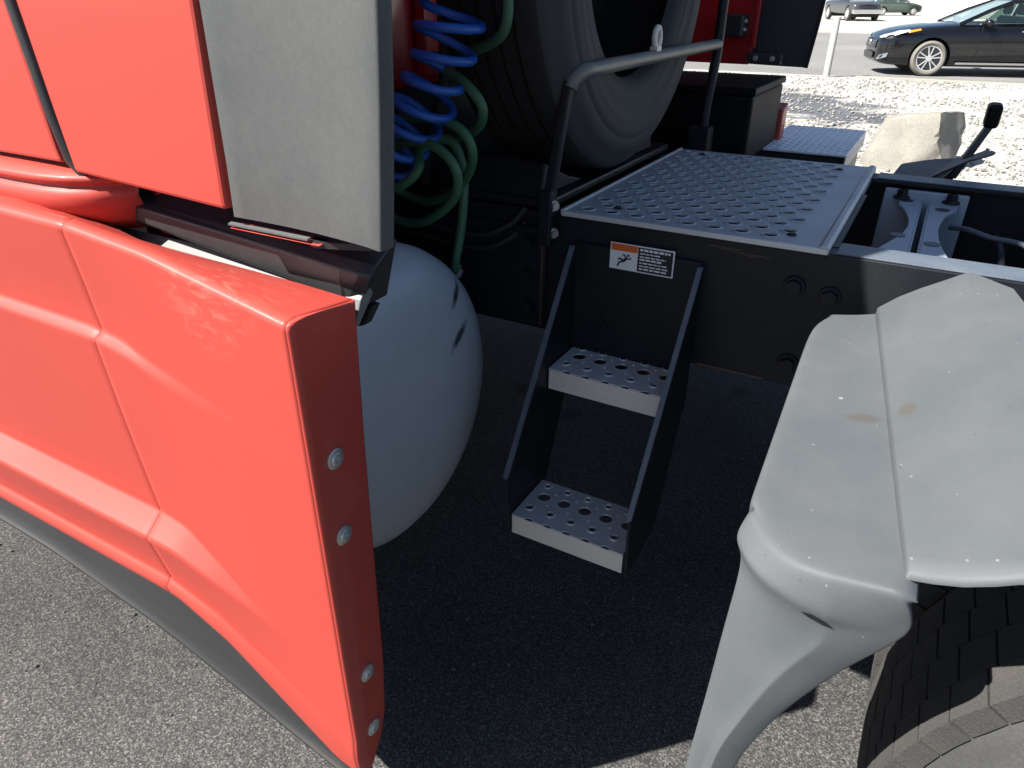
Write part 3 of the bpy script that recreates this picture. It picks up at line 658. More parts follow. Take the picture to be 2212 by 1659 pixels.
# two back-to-back pressed crossmember plates with waisted sides
def waist(pts_l, pts_r, name):
    bm = bmesh.new(); n = len(pts_l)
    A = [bm.verts.new((x, y, 1.052)) for x, y in pts_l]; B = [bm.verts.new((x, y, 1.052)) for x, y in pts_r]
    for i in range(n - 1): bm.faces.new((A[i], B[i], B[i + 1], A[i + 1]))
    o = bm_obj(name, bm, XMEM, truck); solid(o, .010); bevel(o, .003); return o
Y6 = [1.60, 1.66, 1.72, 1.80, 1.88, 1.96, 2.04, 2.12, 2.18, 2.25]
ol = [-.072, -.068, -.060, -.038, -.018, -.010, -.014, -.028, -.046, -.050]
orr = [.098, .094, .086, .070, .060, .056, .060, .070, .092, .096]
cmp_l = waist(list(zip(ol, Y6)), [(.004, y) for y in Y6], 'crossmember'); cmp_r = waist([(.026, y) for y in Y6], list(zip(orr, Y6)), 'crossmember')
for o, xx in ((cmp_l, .006), (cmp_r, .0245)):
    box('flange', xx - .0025, xx + .0035, 1.61, 2.24, .88, 1.049, XMEM, o, .002)
for o, pts in ((cmp_l, ((-.025, 1.86), (-.040, 1.665), (-.03, 2.225))), (cmp_r, ((.048, 1.82), (.058, 2.16), (.062, 1.665)))):
    for x, y in pts:
        bm = bmesh.new(); add_lathe(bm, [(1.0525, .017), (1.0535, .017), (1.0535, 0)], (x, y, 0), 'z', 20); bm_obj('hole', bm, INK, o)
for x in (-.045, .075): bolt('bolt', (x, 2.245, 1.053), (0, 0, 1), .016, FRAME, cmp_r, True, .022)
for x in (-.045, .070): bolt('bolt', (x, 1.640, 1.053), (0, 0, 1), .014, FRAME, cmp_l, True, .012)
box('crossmember_gusset', -.09, .115, 2.245, 2.262, .86, 1.075, XMEM, cmp_r, .004)
tube('air_pipe', catmull([(.085, 2.12, 1.02), (.12, 2.06, 1.035), (.17, 2.03, 1.03), (.25, 2.02, 1.02), (.31, 1.98, .96)], 6), .0065, FRAMETOP, truck, 8)
tube('air_pipe', catmull([(.19, 2.2, 1.0), (.20, 2.0, 1.0), (.20, 1.8, .95), (.19, 1.7, .86)], 6), .008, FRAME, truck, 8)

# --- perforated deck plate
X0, X1, Y0, Y1, ZP = -.722, -.142, 1.498, 2.385, 1.100
W, D = X1 - X0, Y1 - Y0
holes = []
nc, nr = 8, 17
for r_ in range(nr):
    for c in range(nc):
        u = .045 + (c + (.5 if r_ % 2 else 0)) * (W - .13) / (nc - .5); v = .045 + r_ * (D - .09) / (nr - 1)
        holes.append((u, v, .0160, .0145))
ux, uy = Vector((1, 0, 0)), Vector((0, 1, 0))
bm = bmesh.new(); perforated(bm, Vector((X0, Y0, ZP)), ux, uy, [(0, 0), (W, 0), (W, D), (0, D)], holes, .002)
for u, v, a, b in holes: add_rim(bm, Vector((X0 + u, Y0 + v, ZP)), ux, uy, a, b, .0024, .30)
deck = bm_obj('deck_plate', bm, ALU, truck); autosmooth(deck, 40)
deck['label'] = 'large perforated aluminium deck plate across the frame'
prism('rolled_edge', [(X1 - .030, 1.1003), (X1 - .012, 1.1003), (X1 - .006, 1.106), (X1 + .004, 1.106), (X1 + .010, 1.100), (X1 + .010, 1.076), (X1 + .006, 1.076), (X1 + .005, 1.096), (X1 - .030, 1.0965)], 1, Y0 + .002, Y1, ALU, deck, .0015)
prism('edge_lip', [(Y0 - .004, 1.1015), (Y0 + .004, 1.1015), (Y0 + .004, 1.094), (Y0 - .004, 1.090)], 0, X0, X1 + .008, TREADALU, deck, .001)
prism('edge_lip', [(X0 - .004, 1.092), (X0 - .004, 1.104), (X0 + .004, 1.104), (X0 + .004, 1.092)], 1, Y0, Y1, TREADALU, deck, .001)
for u, v in ((.105, .085), (.09, .82), (.505, .07), (.50, .80)): bolt('bolt', (X0 + u, Y0 + v, ZP + .001), (0, 0, 1), .008, FRAME, deck, True, .004)
bm = bmesh.new(); add_box(bm, (-.145, 1.80, 1.0905), (.05, .5, .006)); deck_sup = bm_obj('deck_support', bm, FRAME, deck)

# --- the two-tread ladder
LX0, LX1 = -.683, -.372
lad = box('step_ladder', LX0 + .003, LX1 - .003, 1.487, 1.4985, .66, 1.035, FRAME, truck, .003)
lad['label'] = 'black two-tread step ladder bolted to the frame under the deck plate'
sp_pts = [(1.486, 1.030), (1.470, 1.028), (1.158, .563), (1.164, .398), (1.175, .392), (1.34, .40), (1.365, .44), (1.486, .70)]
for x in (LX0, LX1 - .006):
    o = prism('side_rail', sp_pts, 0, x, x + .006, FRAME, lad, .0015)
    fl = prism('rail_flange', [(1.4685, 1.030), (1.478, 1.030), (1.163, .562), (1.152, .562)], 0, x - .003, x + .009, FRAMETOP, lad, .001)
def tread(zt, yf, yb):
    w = (LX1 - .012) - (LX0 + .006); x0 = LX0 + .009; w -= .006; d = yb - yf
    hs = []; n = 5
    for i in range(n):
        u = .026 + i * (w - .04) / (n - .55)
        hs.append((u + .012, d * .60, .0165, .0165))
        hs.append((u + .0, d * .88, .0085, .0085)); hs.append((u + .0, d * .27, .0098, .0098))
        if i < n - 1: hs.append((u + .034, d * .44, .0028, .0028)); hs.append((u + .034, d * .75, .0028, .0028))
    hs = [h for h in hs if h[0] + h[2] < w - .004]
    # serrated front edge: half-round notches
    out = [(0, 0)]
    for i in range(5):
        u = .045 + i * (w - .04) / 5.0
        if u > w - .02: break
        out += [(u + .010 * math.cos(t), .008 * math.sin(t)) for t in [math.pi - math.pi * k / 6 for k in range(7)]]
    out += [(w, 0), (w, d), (0, d)]
    bm = bmesh.new(); perforated(bm, Vector((x0, yf, zt)), ux, uy, out, hs, .003)
    for h in hs: add_rim(bm, Vector((x0 + h[0], yf + h[1], zt)), ux, uy, h[2], h[3], .003 if h[2] < .012 else .0012, .42)
    t = bm_obj('step_tread', bm, TREADALU, lad); autosmooth(t, 40)
    bm = bmesh.new(); add_box(bm, (x0 + w / 2, yf + .0012, zt - .030), (w, .003, .052))
    bm2 = bm_obj('riser', bm, RISER, lad); bevel(bm2, .001)
tread(.762, 1.355, 1.505); tread(.445, 1.176, 1.336)
# dark underside stiffener so that the holes read dark
# warning sticker on the frame web
SX0, SX1, SZ0, SZ1, SY = -.590, -.438, .9885, 1.0505, 1.4968
def flat(name, x0, x1, z0, z1, m, par, d):
    return mesh_obj(name, [(x0, SY - d, z0), (x1, SY - d, z0), (x1, SY - d, z1), (x0, SY - d, z1)], [(0, 1, 2, 3)], m, par)
stk = box('warning_sticker', SX0, SX1, SY, SY + .0012, SZ0, SZ1, WHITE, rail_l, 0)
stk.location = (0, -.011, 0)
stk['label'] = 'small warning sticker with orange heading, falling figure and lines of text'
xm = SX0 + .066
flat('orange_heading', SX0 + .003, xm, SZ1 - .018, SZ1 - .002, ORANGE, stk, .0006)
flat('text_panel', xm + .0015, SX1 - .003, SZ0 + .003, SZ1 - .003, INK, stk, .0006)
# lines of small print: rows of word-length dashes (illegible at this size in the photograph)
tv, tf = [], []
random.seed(3)
lz = SZ1 - .011
for li, (h, full) in enumerate(((.0052, .97), (.0030, .62), (.0030, .80), (.0042, .72), (.0030, .85), (.0030, .92), (.0036, .88))):
    x = xm + .006; xe = xm + .006 + (SX1 - xm - .012) * full
    while x < xe:
        wl = random.uniform(.005, .014); wl = min(wl, xe - x + .002); b = len(tv)
        tv += [(x, SY - .0011, lz), (x + wl, SY - .0011, lz), (x + wl, SY - .0011, lz + h), (x, SY - .0011, lz + h)]; tf.append((b, b + 1, b + 2, b + 3))
        x += wl + .0022
    lz -= .0072
mesh_obj('sticker_text', tv, tf, WHITE, stk)
# slipping figure pictogram
def stroke(bm, pts, r):
    add_tube(bm, [(x, SY - .0008, z) for x, z in pts], r, 6)
bm = bmesh.new(); fx, fz = SX0 + .034, SZ0 + .021
for pts, r in (([(0, 0), (.008, .009)], .0032), ([(0, 0), (-.010, -.004), (-.014, -.013)], .0022), ([(0, 0), (-.008, .006), (-.013, .003)], .0020), ([(.007, .008), (.000, .016), (-.003, .013)], .0016), ([(.007, .008), (.014, .006), (.018, .009)], .0016)):
    stroke(bm, [(fx + a, fz + b) for a, b in pts], r)
add_lathe(bm, [(SY - .0018, 0), (SY - .0018, .0028), (SY - .0004, .0028), (SY - .0004, 0)], (fx + .011, 0, fz + .0145), 'y', 12)
bm_obj('pictogram', bm, INK, stk)

# --- spare rack tubes
rack = tube('spare_rack', catmull([(-.708, 1.484, 1.372), (-.702, 1.492, 1.390), (-.692, 1.525, 1.402), (-.690, 1.60, 1.403), (-.690, 2.0, 1.404), (-.690, 2.552, 1.405)], 5), .0165, TUBE, truck, 14)
prism('rack_bar', [(-.760, 1.14), (-.736, 1.14), (-.698, 1.384), (-.716, 1.388)], 1, 1.470, 1.494, FRAME, rack, .004)
tube('rack_post', catmull([(-.69, 2.50, 1.08), (-.69, 2.505, 1.21), (-.69, 2.548, 1.36), (-.69, 2.556, 1.45), (-.69, 2.556, 2.05), (-.69, 2.50, 2.2)], 6), .016, FRAME, rack, 12)
box('rack_foot', -.768, -.735, 1.462, 1.496, 1.02, 1.15, FRAME, rack, .004)
for z in (1.115, 1.05): bolt('bolt', (-.735, 1.478, z), (1, -.6, 0), .010, BRIGHT, rack, True, .012)
bm = bmesh.new(); eye = [(-.690, 1.962 + .020 * math.cos(t), 1.448 + .024 * math.sin(t)) for t in [2 * math.pi * k / 20 for k in range(21)]]
add_tube(bm, eye, .0075, 8, False); add_box(bm, (-.69, 1.958, 1.418), (.02, .03, .02))
o = bm_obj('lifting_eye', bm, RISER, rack); autosmooth(o)
box('rack_post_foot', -.73, -.66, 2.46, 2.53, 1.05, 1.16, FRAME, rack, .006)

# --- far side: black box, lid step, far fairing end
box('battery_box', -1.5, -.566, 2.62, 3.115, 1.02, 1.245, NEARBLK, truck, .012)
box('box_lid', -1.5, -.560, 2.615, 3.118, 1.247, 1.272, NEARBLK, truck, .006)
box('lower_box', -1.5, -.58, 2.50, 3.05, .62, 1.015, BLKPL, truck, .01)
ff = prism('far_fairing', [(3.13, 1.145), (3.215, 1.165), (3.217, .95), (3.21, .30), (3.15, .30)], 0, -3.4, -.552, RED, truck, .008)
lid = bmesh.new()
LXa, LXb, LYa, LYb, LZ = -.592, -.270, 2.93, 3.56, 1.03
add_box(lid, ((LXa + LXb) / 2, (LYa + LYb) / 2, LZ - .004), (LXb - LXa, LYb - LYa, .008))
lid_o = bm_obj('far_step_lid', lid, LIDALU, truck); bevel(lid_o, .002)
lid_o['label'] = 'small checkered aluminium step lid on the far side'
bm = bmesh.new()
for i in range(22):
    for j in range(12):
        a = math.pi / 4 if (i + j) % 2 else -math.pi / 4
        add_box(bm, (LXa + .02 + j * .0262, LYa + .02 + i * .0285, LZ + .0008), (.021, .0045, .0022), Matrix.Rotation(a, 3, 'Z'))
dm = bm_obj('diamond_pattern', bm, LIDALU, lid_o); dm['kind'] = 'stuff'
prism('lid_side', [(LYa, LZ - .008), (LYb, LZ - .008), (LYb, LZ - .06), (LYa, LZ - .06)], 0, LXb - .004, LXb - .001, RISER, lid_o)
box('far_step_box', LXa + .01, LXb - .012, LYa + .02, LYb - .03, .55, LZ - .0095, BLKPL, truck, .006)

# --- quarter fenders (near one, far one is its mirror image)
FASCIA = [
    [ (-0.0878, 0.742, 0.9886), (-0.0708, 0.712, 0.9874), (-0.0485, 0.686, 0.9889), (-0.0195, 0.668, 0.9946), (0.0136, 0.661, 1.0018), (0.045, 0.66, 1.0067), (0.0746, 0.66, 1.0109) ],
    [ (-0.0978, 0.73, 0.9626), (-0.0817, 0.7, 0.9647), (-0.0564, 0.676, 0.9653), (-0.0209, 0.659, 0.9713), (0.0173, 0.654, 0.9769), (0.0565, 0.655, 0.9852), (0.0916, 0.658, 0.9941) ],
    [ (-0.096, 0.722, 0.9531), (-0.0809, 0.692, 0.9583), (-0.0543, 0.668, 0.9545), (-0.0186, 0.653, 0.954), (0.0213, 0.651, 0.9499), (0.0658, 0.658, 0.9521), (0.0985, 0.664, 0.9744) ],
    [ (-0.0862, 0.73, 0.9318), (-0.076, 0.7, 0.9424), (-0.0539, 0.676, 0.9407), (-0.0176, 0.66, 0.9411), (0.0228, 0.658, 0.9371), (0.0671, 0.66, 0.9453), (0.1005, 0.666, 0.9552) ],
    [ (-0.0831, 0.7, 0.9089), (-0.0656, 0.682, 0.9042), (-0.0361, 0.668, 0.902), (-0.0022, 0.662, 0.8991), (0.0264, 0.6555, 0.9112), (0.0542, 0.661, 0.9083), (0.0813, 0.667, 0.9201) ],
    [ (-0.0863, 0.694, 0.8468), (-0.0625, 0.679, 0.8456), (-0.0404, 0.668, 0.8497), (-0.0199, 0.662, 0.8518), (-0.0011, 0.6555, 0.8602), (0.0285, 0.661, 0.8613), (0.0537, 0.667, 0.8748) ],
    [ (-0.0883, 0.688, 0.7882), (-0.0648, 0.676, 0.7887), (-0.0502, 0.668, 0.7907), (-0.0349, 0.662, 0.7966), (-0.0212, 0.6555, 0.8039), (0.005, 0.661, 0.8029), (0.0272, 0.667, 0.8203) ],
    [ (-0.0905, 0.682, 0.7212), (-0.0687, 0.673, 0.7178), (-0.0569, 0.668, 0.7167), (-0.049, 0.662, 0.7228), (-0.0414, 0.6555, 0.7311), (-0.0215, 0.661, 0.7291), (-0.0032, 0.667, 0.7489) ],
    [ (-0.094, 0.676, 0.6487), (-0.0772, 0.67, 0.6431), (-0.0701, 0.668, 0.6428), (-0.0656, 0.662, 0.6498), (-0.06, 0.6555, 0.6592), (-0.0421, 0.661, 0.6624), (-0.0256, 0.667, 0.6717) ],
    [ (-0.0979, 0.67, 0.5651), (-0.0855, 0.667, 0.5712), (-0.0778, 0.668, 0.5716), (-0.0702, 0.662, 0.5879), (-0.0638, 0.6555, 0.6038), (-0.0516, 0.661, 0.6058), (-0.0387, 0.667, 0.6159) ],
]
def fender(mir):
    Mx = mirror_y if mir else (lambda p: tuple(p))
    off = 1.0 if mir else -1.0
    # front strip, fascia rolling over the outer edge and flap running down in front of the tyre: one moulded sheet
    C = []
    for r in FASCIA:        # tight support points either side of the moulded ridge and near the trailing edge
        mixp = lambda a, b, t: tuple(a[i] * (1 - t) + b[i] * t for i in range(3))
        C.append(list(r[:4]) + [mixp(r[3], r[4], .80), r[4], mixp(r[4], r[5], .20), r[5], mixp(r[5], r[6], .85), r[6]])
    crest = C[0]
    fr_ = [(p[0] - crest[0][0]) / (crest[-1][0] - crest[0][0]) for p in crest]
    full = []
    for y in [1.385, 1.375, 1.33, 1.20, 1.0, .86, .79, .757]:
        k = (1.385 - y) / (1.385 - .69)
        xl = -.121 + .030 * k; xr = -.018 + .099 * k; zl = 1.012 - .020 * k; zr = 1.030 - .022 * k
        if y > 1.34: xl += .022
        r = [(xl + .001, y, zl - .030), (xl - .001, y, zl - .009), (xl + .003, y, zl - .001)] + [(xl + (xr - xl) * t, y, zl + (zr - zl) * t - .002 * math.sin(math.pi * t)) for t in fr_[1:]] + [(xr + .012, y, zr + .0015), (xr + .022, y, zr - .006)]
        full.append([Mx(p) for p in r])
    t1 = [(x + .004 * (y > .70), min(.752, y + .010), float(np.interp(x, [-.0917, .0740], [.9935, 1.0095])) * .5 + z * .5 + .0005) for x, y, z in crest]
    t2 = [(x - .001, y + .0005, z + .0008) for x, y, z in crest]
    t3 = [(x - .003 + (.004 if x > .05 else 0), y - .0035, z - .0045) for x, y, z in crest]
    lo = [(x - .010, y - .004, z - .16) for x, y, z in C[-1]]
    for i, r in enumerate([t1, t2, t3] + C[1:] + [lo]):
        if i <= 2: ends = [(r[-1][0] + .012, r[-1][1] + .001, r[-1][2] + .0005 - .003 * i), (r[-1][0] + .022, r[-1][1] + .006, r[-1][2] - .008)]
        else: ends = [(r[-1][0] + .0008, r[-1][1] + .004, r[-1][2]), (r[-1][0] - .003, r[-1][1] + .026, r[-1][2])]
        w = min(1, i / 3)
        full.append([Mx((r[0][0] + .002, r[0][1] + .02 + .03 * w, r[0][2] - .030 * (1 - w))), Mx((r[0][0] - .001, r[0][1] + .006, r[0][2] - .008 * (1 - w)))] + [Mx(p) for p in r] + [Mx(p) for p in ends])
    strip = grid_obj('quarter_fender', full, FENDER, truck, thick=.004, sub=2, flip=not mir)
    sl_ = bmesh.new(); vs_ = [sl_.verts.new(Mx(p)) for p in ((-.006, .6545, .9445), (.006, .654, .9465), (.022, .654, .9425), (.030, .655, .9365), (.018, .6555, .936), (.004, .656, .939))]; sl_.faces.new(vs_)
    bm_obj('lip_slot', sl_, INK, strip)
    # main arch sheet behind the seam
    ys2 = [1.38, 1.30, 1.20, 1.05, .90, .78, .71, .690, .684]
    sh_rows = []
    for i, y in enumerate(ys2):
        k = (1.38 - y) / (1.38 - .684)
        x0 = -.0205 + .1015 * k; z0 = 1.038 - .024 * k
        r = [(x0, y, z0 - .012), (x0 + .0005, y, z0 + .004), (x0 + .004, y, z0 + .008)]
        for dx in (.03, .06, .09, .115) if k < .5 else (.025, .05, .075, .092):
            sl = .72 * (1 - k) + .42 * k
            r.append((x0 + dx, y, z0 + .008 + sl * dx + (.012 * math.sin(min(1, dx / .1) * 3.14) * (.3 - k))))
        # trailing edge of the quarter fender
        xe_ = float(np.interp(y, [.68, .78, .95, 1.1, 1.22, 1.31, 1.38], [.215, .225, .215, .20, .183, .158, .107])) if not mir else float(np.interp(y, [.68, .9, 1.22, 1.31, 1.38], [.165, .165, .165, .15, .107]))
        r.append((xe_, y, r[-1][2] + max(0, xe_ - r[-1][0]) * .35))
        if y < .70: r = [(a, b, c - (.012 if y < .688 else .003)) for a, b, c in r]
        sh_rows.append([Mx(p) for p in r])
    sh_o = grid_obj('arch_sheet', sh_rows, FENDER, strip, thick=.005, flip=not mir)
    return strip
fn = fender(False); fn['label'] = 'near pale grey plastic quarter fender over the tyre'
ffd = fender(True); ffd['label'] = 'far pale grey quarter fender seen past the frame'
prism('fender_lever', [(.070, .985), (.092, .975), (.166, 1.178), (.150, 1.190)], 1, 2.98, 3.06, FENDER, ffd, .003)
box('lever_cap', .125, .170, 2.97, 3.07, 1.150, 1.225, NEARBLK, ffd, .012).rotation_euler = (0, 0, 0)
tube('fender_arm', [(.02, 1.50, .95), (.02, 1.0, .955)], .022, FRAME, truck, 12)
tube('fender_arm', [(.02, 2 * CY - 1.50, .95), (.02, 2 * CY - 1.0, .955)], .022, FRAME, truck, 12)

# --- rear wheel (outer dual) with separate tread blocks
WX, WZ, WR = .655, .53, .53
def wheel(yo, yi, blocks, name='tyre'):
    """yo = outer sidewall plane, yi = inner one"""
    s = 1 if yi > yo else -1; w = abs(yi - yo)
    pr = [(.03, .29), (.012, .31), (.0, .37), (-.005, .40), (-.008, .404), (-.008, .412), (-.006, .416), (-.005, .44), (-.003, .452), (-.006, .455), (-.005, .462), (.001, .468), (.006, .478), (.020, .502), (.030, .508), (w - .030, .508), (w - .020, .502), (w - .004, .475), (w + .006, .42), (w, .37), (w - .012, .31), (w - .03, .29)]
    t = lathe(name, [(yo + s * a, r) for a, r in pr], (WX, 0, WZ), TYRE, truck, 'y', 96, closed=True)
    bmr = bmesh.new(); add_lathe(bmr, [(yo + s * a, r) for a, r in ((.02, .30), (.03, .285), (.10, .27), (.13, .15), (.12, .10), (.05, .095), (.05, 0))], (WX, 0, WZ), 'y', 48)
    rim = bm_obj('wheel_rim', bmr, RIM, t); autosmooth(rim)
    NB = 60; NR = 4; bw = (w - .026) / NR; gap = .0036
    variants = []
    for q in range(4):
        bm = bmesh.new(); da = 2 * math.pi / NB; g = gap / WR / 2
        V = []
        jit = [random.uniform(-.0008, .0008) for _ in range(8)]
        for ia, a in enumerate((-da / 2 + g, 0, da / 2 - g)):
            for ib, b in enumerate((0, bw - .0045)):
                for rr in (.500, WR + (jit[ia + ib] if rr_top(ia) else 0)):
                    V.append(bm.verts.new((math.sin(a) * rr, b + jit[(ia * 2 + ib) % 8] * .8, math.cos(a) * rr)))
        def q4(*i): bm.faces.new([V[k] for k in i])
        for i in (0, 1):
            o = i * 4
            q4(o + 1, o + 5, o + 7, o + 3); q4(o, o + 4, o + 5, o + 1); q4(o + 2, o + 3, o + 7, o + 6)
        q4(0, 1, 3, 2); q4(8, 10, 11, 9)
        bmesh.ops.recalc_face_normals(bm, faces=bm.faces[:])
        me = bpy.data.meshes.new('tread_block'); bm.to_mesh(me); bm.free(); me.materials.append(TREADRUB); variants.append(me)
    if blocks:
        for row in range(NR):
            for k in range(NB):
                a = 2 * math.pi * (k + (.0, .22, .50, .66)[row]) / NB
                o = bpy.data.objects.new('tread_block', variants[(k * 7 + row * 3) % 4]); COL.objects.link(o); o.parent = t
                o.location = (WX, min(yo, yi) + .013 + .002 + row * bw , WZ); o.rotation_euler = (0, a, 0)
    else:
        vs, fs = [], []
        for row in range(NR):
            for k in range(NB):
                me = variants[(k + row) % 4]; a = 2 * math.pi * (k + (.5 if row % 2 else 0)) / NB; ca, sa = math.cos(a), math.sin(a); b = len(vs)
                for v in me.vertices:
                    x, y, z = v.co; vs.append((WX + x * ca + z * sa, min(yo, yi) + .013 + row * bw + y, WZ - x * sa + z * ca))
                fs += [tuple(b + i for i in p.vertices) for p in me.polygons]
        o = mesh_obj('tread_blocks', vs, fs, TREADRUB, t); o['kind'] = 'stuff'
    return t
def rr_top(i): return True
wheel(.735, 1.015, True); wheel(1.06, 1.34, False)
wheel(2 * CY - .735, 2 * CY - 1.015, False); wheel(2 * CY - 1.06, 2 * CY - 1.34, False)
tube('rear_axle', [(WX, .95, WZ), (WX, 2.9, WZ)], .09, FRAME, truck, 20)
# front wheel of the tractor, hidden behind the fairing but carrying the cab
def plain_wheel(x, y0, y1):
    t = lathe('tyre', [(y0, .29), (y0 - .005, .40), (y0 + .02, .50), (y0 + .05, .525), (y1 - .05, .525), (y1 - .02, .50), (y1 + .005, .40), (y1, .29)], (x, 0, .525), TYRE, truck, 'y', 48, closed=True)
    bmr = bmesh.new(); add_lathe(bmr, [(y0 + .02, .30), (y0 + .06, .27), (y0 + .06, 0)], (x, 0, .525), 'y', 32); bm_obj('wheel_rim', bmr, RIM, t)
plain_wheel(-3.6, .72, 1.0); plain_wheel(-3.6, 2.85, 3.13)

# ------------------------------------------------------------------ spare tyre standing on the carrier
SXf, SYc, SZc = -.705, 1.885, 1.664
sp_prof = [(-.035, .305), (-.012, .315), (-.004, .335), (.000, .345), (.001, .358), (.0035, .362), (.0035, .368), (.003, .372), (.009, .396), (.0105, .400), (.0115, .404), (.0115, .408), (.011, .411), (.0125, .43), (.0115, .445), (.0085, .449), (.0085, .455), (.0095, .459), (.004, .478), (-.002, .49), (-.014, .505), (-.016, .512), (-.030, .524), (-.040, .530)]
gro = []
for c in (.085, .125, .165, .205):
    gro += [(-c + .006, .532), (-c + .004, .519), (-c - .004, .519), (-c - .006, .532)]
sp_prof += gro + [(-.250, .530), (-.262, .522), (-.285, .49), (-.290, .43), (-.285, .36), (-.265, .305), (-.262, .36), (-.268, .43), (-.255, .495), (-.15, .508), (-.035, .495), (-.020, .43), (-.026, .36)]
spare = lathe('spare_tyre', [(SXf + a, r) for a, r in sp_prof], (0, SYc, SZc), SPAREWALL, None, 'x', 128, closed=True, ang=50)
spare.data.materials.append(SPARETREAD)
for p in spare.data.polygons:
    c = p.center; r = math.hypot(c.y - SYc, c.z - SZc)
    if c.x < SXf - .034: p.material_index = 1
tag(spare, 'bare spare tyre standing upright in the rack behind the red cab', 'tyre')

# ------------------------------------------------------------------ air hoses
axis = catmull([(-.872, 1.30, 1.66), (-.874, 1.30, 1.58), (-.880, 1.30, 1.514), (-.900, 1.30, 1.451), (-.929, 1.30, 1.389), (-.969, 1.30, 1.329), (-1.005, 1.30, 1.284), (-1.047, 1.30, 1.24), (-1.092, 1.30, 1.193)], 10)
ln = [0.0]
for a, b in zip(axis, axis[1:]): ln.append(ln[-1] + (b - a).length)
hel = []
pitch = .056; NT = 720
for i in range(NT):
    s = ln[-1] * i / (NT - 1); j = min(max(np.searchsorted(ln, s), 1), len(ln) - 1); t = (s - ln[j - 1]) / max(1e-6, ln[j] - ln[j - 1])
    c = axis[j - 1].lerp(axis[j], t); d = (axis[j] - axis[j - 1]).normalized(); e1 = (Vector((.85, .5, .1)) - d * Vector((.85, .5, .1)).dot(d)).normalized(); e2 = d.cross(e1)
    ph = 2 * math.pi * s / pitch + 1.0; rr = .060 + .003 * math.sin(ph * .37)
    hel.append(c + e1 * rr * math.cos(ph) + e2 * rr * math.sin(ph) + Vector((0, 0, .012 * math.sin(ph))))
bh = tube('blue_air_hose', hel, .0092, BLUE, None, 10); tag(bh, 'bright blue coiled air hose hanging behind the cab', 'hose')
GP = [(-.856, 1.4, 1.70), (-.801, 1.36, 1.60), (-.776, 1.34, 1.519), (-.814, 1.36, 1.466), (-.942, 1.42, 1.433), (-1.055, 1.46, 1.42), (-.979, 1.38, 1.414), (-.876, 1.33, 1.385), (-.833, 1.33, 1.341), (-.875, 1.37, 1.288), (-.995, 1.43, 1.247), (-1.131, 1.46, 1.223), (-1.16, 1.42, 1.263), (-1.064, 1.36, 1.297), (-.939, 1.32, 1.311), (-.867, 1.31, 1.29), (-.86, 1.33, 1.234), (-.927, 1.38, 1.161), (-1.045, 1.43, 1.097), (-1.151, 1.45, 1.099), (-1.177, 1.4, 1.158), (-1.081, 1.33, 1.236), (-.966, 1.29, 1.267), (-.893, 1.28, 1.246), (-.873, 1.29, 1.196), (-.91, 1.31, 1.135), (-1.018, 1.34, 1.069), (-1.117, 1.36, 1.063), (-1.146, 1.33, 1.113), (-1.09, 1.28, 1.158), (-1.013, 1.26, 1.171), (-.965, 1.27, 1.208), (-.992, 1.32, 1.241), (-.994, 1.38, 1.258), (-.956, 1.4, 1.247), (-.932, 1.4, 1.192), (-.926, 1.39, 1.127), (-.932, 1.38, 1.046), (-.941, 1.37, .979), (-.96, 1.39, .92)]
gh = tube('green_air_hose', catmull(GP, 8), .0108, GREEN, None, 12); tag(gh, 'dull green coiled air hose looping below the blue one', 'hose')
bc = tube('black_cable', catmull([(-1.0, 1.42, 1.75), (-.985, 1.42, 1.55), (-.99, 1.43, 1.42), (-1.02, 1.45, 1.33), (-1.08, 1.47, 1.22), (-1.12, 1.50, 1.12)], 8), .014, BLACKRUB, None, 10); tag(bc, 'black electric cable hanging beside the blue hose', 'cable')

def coupling(par, p, d, r):
    q = Vector(d).normalized(); bm_ = bmesh.new(); add_tube(bm_, [Vector(p) - q * .018, Vector(p) - q * .004, Vector(p) - q * .0035, Vector(p) + q * .006], [r * 1.25, r * 1.25, r * 1.7, r * 1.7], 6)
    return bm_obj('coupling', bm_, BRIGHT, par)
coupling(gh, (-.952, 1.384, .945), (-.3, .3, -1), .0108)
for zz, yy in ((1.02, 1.478), (.985, 1.480)):
    tube('air_line', catmull([(-2.2, yy, zz), (-1.6, yy - .004, zz - .012), (-1.2, yy, zz + .004), (-.96, yy - .002, zz - .006), (-.86, yy + .004, zz + .03), (-.82, 1.50, zz + .075)], 6), .0075, BLACKRUB, truck, 8)
for xx in (-1.0, -1.3): box('pipe_clip', xx - .012, xx + .012, 1.466, 1.486, .965, 1.045, FRAME, truck, .003)
sv = bmesh.new()
for k, (xa, xb, za) in enumerate(((-.37, -.30, 1.073), (-.35, -.24, 1.067), (-.30, -.27, 1.063))):
    add_box(sv, ((xa + xb) / 2, 1.4993, za), (xb - xa, .0008, .0022), Matrix.Rotation(.05 * k, 3, 'Y'))
bm_obj('scrape_mark', sv, RUST, rail_l)
